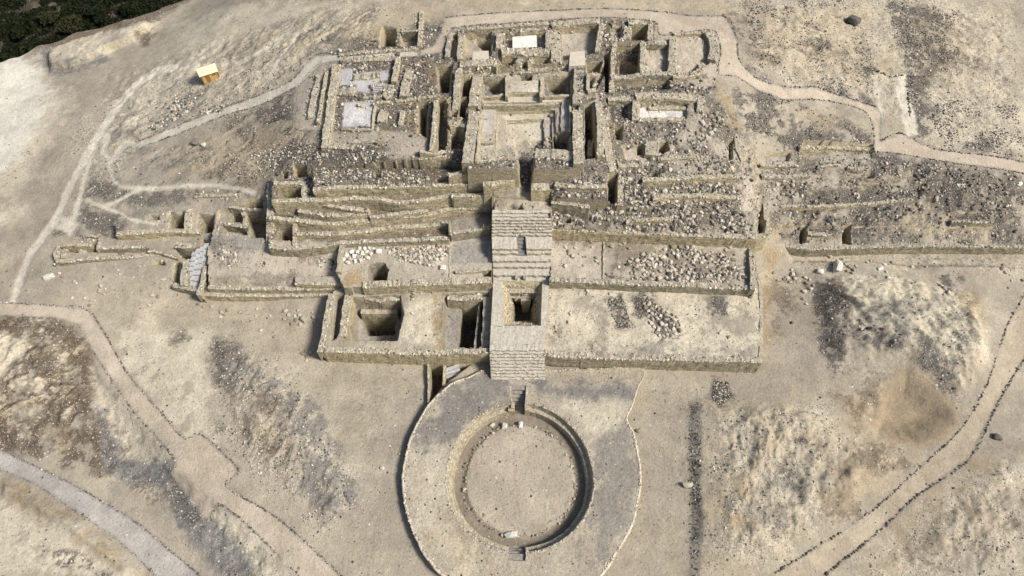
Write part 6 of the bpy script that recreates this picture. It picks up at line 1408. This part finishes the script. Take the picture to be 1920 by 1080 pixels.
scatter('stones of the big scatter on the narrow terrace', [[(1136,505),(1180,495),(1230,470),(1300,462),(1390,480),(1395,530),(1300,530),(1140,522)]], 10, .16, 1.0, 33, .6, 1.0, 1.8, 2.8, dark=.2, soil=False)
scatter('stones heaped along the back of the left terrace', [[(643,483),(668,464),(700,464),(690,486),(648,494)], [(726,464),(842,458),(842,475),(815,503),(750,490)], [(590,500),(600,478),(632,490),(630,505)], [(400,475),(420,462),(445,475),(450,500),(430,503),(405,486)], [(485,500),(495,484),(500,502)]], 10, .2, .6, 34, .8, 1.3, 2, 1.5, dark=.12, soil=False)
scatter('single pebbles on the open sand', [[(40,500),(330,545),(600,570),(600,680),(760,700),(740,1080),(660,1080),(600,900),(560,720),(380,610),(200,580),(60,560)], [(1210,700),(1420,700),(1500,480),(1920,480),(1900,560),(1540,520),(1520,700),(1300,760),(1290,1080),(1180,1080)]], .5, .07, .28, 35, .5, 1.2, 5, 3, dark=.2, soil=False)
scatter('dark gravel patch on the sand off the right terrace corner', [[(1340,714),(1364,716),(1372,745),(1352,762),(1336,748)]], 45, .10, .36, 36, .85, .9, 2, 2, dark=.5, soil=False)
scatter('gravel over the top of the hill behind the monument', [[(640,0),(840,0),(1000,-20),(1390,-20),(1390,25),(1160,12),(1000,18),(835,28),(700,80),(600,95)]], 3, .10, .4, 37, .45, 1.0, 3, 3, dark=.4)

scatter('two loose stone heaps beside the hillside walkway', [[(330,185),(378,176),(345,216),(290,246),(275,240),(320,215)], [(378,205),(425,195),(416,212),(380,216)]], 9, .2, .7, 38, .75, 1.2, 1.5, 1.5, soil=False, dark=.3)
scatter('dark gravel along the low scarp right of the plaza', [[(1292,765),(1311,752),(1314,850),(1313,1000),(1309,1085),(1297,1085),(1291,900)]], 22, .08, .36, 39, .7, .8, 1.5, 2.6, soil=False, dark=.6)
fx_, fy_ = [], []; g = np.random.default_rng(77)
for p, nb, t, L in FALLEN:
    k = int(L * 7); i = g.integers(0, len(p), k); o_ = np.where(g.random(k) < .5, -1, 1) * (t / 2 + np.abs(g.normal(0, .4, k))) + t * .3
    fx_.append(p[i, 0] + nb[i, 0] * o_ + g.normal(0, .2, k)); fy_.append(p[i, 1] + nb[i, 1] * o_ + g.normal(0, .2, k))
fx_, fy_ = np.concatenate(fx_), np.concatenate(fy_); n = len(fx_)
tag(heap('rubble', fx_, fy_, hf(fx_, fy_), .12 + .42 * g.random(n) ** 2.4, 78, pale=1.1), 'stones fallen along the feet of the ruined walls', 'rubble', kind='stuff')
# ------------------------------------------------------------------ stone borders along the walks
def border(label, pts, seed, sz=(.12, .32), dark=.85, gap=.19):
    p = np.array(pts, float); x, y, z = G(p[:, 0], p[:, 1]); c = spline(np.stack([x, y], 1), step=gap); g = np.random.default_rng(seed)
    c = c + g.normal(0, .07, c.shape); c = c[(g.random(len(c)) < .93) & (vnoise(np.arange(len(c)) * .16, np.zeros(len(c)), seed) > .12)]; n = len(c)
    cols = tone(n, seed, .8); m_ = g.random(n) < dark; cols[m_] = np.array([.13, .115, .10]) * g.uniform(.7, 1.5, (m_.sum(), 1))
    o = heap('path_border', c[:, 0], c[:, 1], hf(c[:, 0], c[:, 1]), sz[0] * .8 + (sz[1] * 1.2 - sz[0] * .8) * g.random(n) ** 1.8, seed, cols=cols, sink=.2, flatness=.75); tag(o, label, 'path border', kind='stuff')
border('row of dark stones on the uphill side of the summit walkway', [(835,33),(900,27),(985,22),(1090,17),(1160,17),(1240,22),(1300,30),(1360,32),(1380,70),(1385,110),(1400,130),(1420,148),(1470,163),(1530,165),(1580,180),(1642,200)], 41)
border('row of dark stones on the downhill side of the summit walkway', [(1637,283),(1636,235),(1620,208),(1570,193),(1520,187),(1470,188),(1420,169),(1380,144),(1350,141),(1346,125),(1351,100),(1345,65),(1332,57),(1300,59),(1240,66),(1225,41),(1150,33),(1050,37),(980,43),(900,47),(848,53)], 42)
border('row of dark stones above the east end of the summit walkway', [(1652,265),(1690,251),(1760,281),(1930,307)], 43); border('row of dark stones below the east end of the summit walkway', [(1637,287),(1700,291),(1760,302),(1850,315),(1930,329)], 44)
border('row of stones above the hillside walkway', [(262,264),(350,228),(430,198),(500,173),(548,150),(590,105),(640,102)], 45); border('row of stones below the hillside walkway', [(300,264),(420,217),(500,192),(562,160)], 46)
border('dark stone row on the upper edge of the visitor walkway', [(-30,566),(100,573),(165,581),(200,631),(240,701),(300,771),(345,821),(380,816),(448,881),(425,911),(520,971),(605,1046),(650,1089)], 47); border('dark stone row on the lower edge of the visitor walkway', [(175,660),(250,770),(330,865),(320,890),(385,975),(410,945),(480,1000),(570,1089)], 48)
border('dark stone row on the far side of the gravel road', [(-30,828),(60,871),(150,916),(250,976),(330,1041),(385,1089)], 49, (.12, .3)); border('row of stones on the near side of the gravel road', [(-30,868),(60,905),(130,950),(230,1020),(300,1089)], 50, (.08, .2))
border('dark stone row on the left side of the sandy road', [(1940,500),(1920,552),(1887,613),(1848,724),(1803,802),(1709,891),(1620,969),(1453,1074)], 51, (.14, .36)); border('dark stone row on the right side of the sandy road', [(1940,630),(1920,674),(1876,747),(1820,858),(1720,930),(1642,1002),(1548,1077)], 52, (.14, .36))
border('dark line of stones across the right hillside', [(1625,128),(1650,136),(1672,145),(1700,146),(1702,175),(1706,220)], 53, (.2, .55), .9, .3); border('straight row of dark stones on the left edge of the path terrace', [(603,115),(562,160),(558,210),(557,243),(606,246)], 54, (.1, .2), .9)

# ------------------------------------------------------------------ vegetation in the river valley at the far left corner
def leaves(n, c, rad, size, g):
    d = g.normal(0, 1, (n, 3)); d /= np.linalg.norm(d, axis=1)[:, None]; d[:, 2] = np.abs(d[:, 2]) * .9 - .1
    p = c + d * rad * (g.random((n, 1)) ** .4)
    u = g.normal(0, 1, (n, 3)); u /= np.linalg.norm(u, axis=1)[:, None]; w = np.cross(u, g.normal(0, 1, (n, 3))); w /= np.linalg.norm(w, axis=1)[:, None] + 1e-9
    s = size * g.uniform(.6, 1.3, (n, 1))
    return np.stack([p - u * s, p - w * s * .55, p + u * s, p + w * s * .55], 1)
def leaf_material(name, a, b_):
    m, nt, b = nodes(name); geo = N(nt, 'ShaderNodeNewGeometry'); n = N(nt, 'ShaderNodeTexNoise', Scale=1.1, Detail=4.0); nt.links.new(geo.outputs['Position'], n.inputs['Vector'])
    nt.links.new(ramp(nt, n.outputs[0], [(.35, a), (.65, b_)]), b.inputs['Base Color']); return m
M_LEAF = leaf_material('dark_foliage', (.006, .009, .004), (.022, .028, .011)); M_LEAF2 = leaf_material('olive_foliage', (.018, .022, .009), (.05, .05, .022)); M_BARK = plain_material('bark', (.10, .075, .05))
g = np.random.default_rng(64)
lv = []
for _ in range(900):
    px, py = g.uniform(-60, 360), g.uniform(-25, 125)
    x, y = [float(v) for v in P(px, py, -10)]
    b = -(_bt[0] * (y - _b0[1]) - _bt[1] * (x - _b0[0]))
    if b > -4.5 and not (b > -.5 - 2 * g.random() - 3 and b < -1 and g.random() < .12): continue
    rows = math.sin((b * .5) + fbm(np.array([x]), np.array([y]), 12, 3, 7)[0] * 5)
    if rows < -.45 and g.random() < .75: continue
    s = g.uniform(.9, 2.3) if b < -4.5 else g.uniform(.4, .8); z = float(hf(np.array([x]), np.array([y]))[0])
    lv.append(leaves(int(45 * s), np.array([x, y, z]), np.array([s, s, s * .8]), .38, g))
v = np.concatenate(lv).reshape(-1, 3)
o = new_mesh('riverside_thicket', v, np.arange(len(v)).reshape(-1, 4), M_LEAF); tag(o, 'dark thicket filling the river valley in the upper left corner', 'thicket', kind='stuff')
BUSH = [(28, 40, 3.0, 'broad dark bush at the outer end of the valley thicket'), (85, 22, 2.4, 'olive bush beside the bare strip in the valley'), (130, 36, 2.6, 'rounded green bush in the middle of the valley thicket'), (185, 22, 2.8, 'tall dark bush in the valley below the pale bank'), (240, 10, 2.6, 'dark bush near the top edge above the bank'), (20, 90, 3.2, 'large dark bush where the valley meets the sand')]
for k, (px, py, s, lab) in enumerate(BUSH):
    x, y = [float(q) for q in P(px, py, -8)]; z = float(hf(np.array([x]), np.array([y]))[0]); r = tag(empty('bush', (x, y, z)), lab, 'bush', 'bushes in the river valley', 'thing')
    lf = [leaves(160, np.array([g.normal(0, s * .4), g.normal(0, s * .4), s * .5 + g.uniform(0, s * .5)]), np.array([s * .55, s * .55, s * .5]), .4, g) for _ in range(7)]
    v = np.concatenate(lf).reshape(-1, 3); new_mesh('crown', v, np.arange(len(v)).reshape(-1, 4), M_LEAF2 if k in (1, 2) else M_LEAF).parent = r
    m = MB()
    for j in range(4):
        a = j * 1.57 + .4; m.box((math.cos(a) * .12, math.sin(a) * .12, 0), (math.cos(a), math.sin(a), 0), (-math.sin(a), math.cos(a), 0), .09, .09, -.4, s * .7)
    m.build('trunk', M_BARK).parent = r

# ------------------------------------------------------------------ light, sky, camera
SUN_AZ, SUN_EL = 107.0, 45.0       # degrees east of the view direction (towards +X), height
scene.world = bpy.data.worlds.new('World'); scene.world.use_nodes = True; nt = scene.world.node_tree
sky = nt.nodes.new('ShaderNodeTexSky'); sky.sky_type = 'NISHITA'; sky.sun_disc = False; sky.sun_elevation = R(SUN_EL); sky.sun_rotation = R(SUN_AZ); sky.air_density = 1.2; sky.dust_density = 3.0
bg = nt.nodes['Background']; bg.inputs['Strength'].default_value = .066; nt.links.new(sky.outputs[0], bg.inputs[0])
ld = bpy.data.lights.new('sun', 'SUN'); ld.energy = 3.9; ld.angle = R(14); ld.color = (1.0, .94, .84); lo = bpy.data.objects.new('sun', ld); COL.objects.link(lo)
from mathutils import Vector
sd_ = Vector((math.sin(R(SUN_AZ)) * math.cos(R(SUN_EL)), math.cos(R(SUN_AZ)) * math.cos(R(SUN_EL)), math.sin(R(SUN_EL))))
lo.rotation_euler = sd_.to_track_quat('Z', 'Y').to_euler(); lo.location = (60, 60, 90)
cam = bpy.data.cameras.new('camera'); co = bpy.data.objects.new('camera', cam); COL.objects.link(co); scene.camera = co
cam.sensor_width = 36.0; cam.lens = 36.0 * FPX / 1920.0; cam.clip_end = 6000; cam.clip_start = .5
co.location = (0, 0, CH); co.rotation_euler = (math.pi / 2 - TILT, 0, 0)
scene.view_settings.view_transform = 'Standard'; scene.view_settings.look = 'None'; scene.view_settings.gamma = 1; scene.view_settings.exposure = .43
scene.cycles.max_bounces = 6
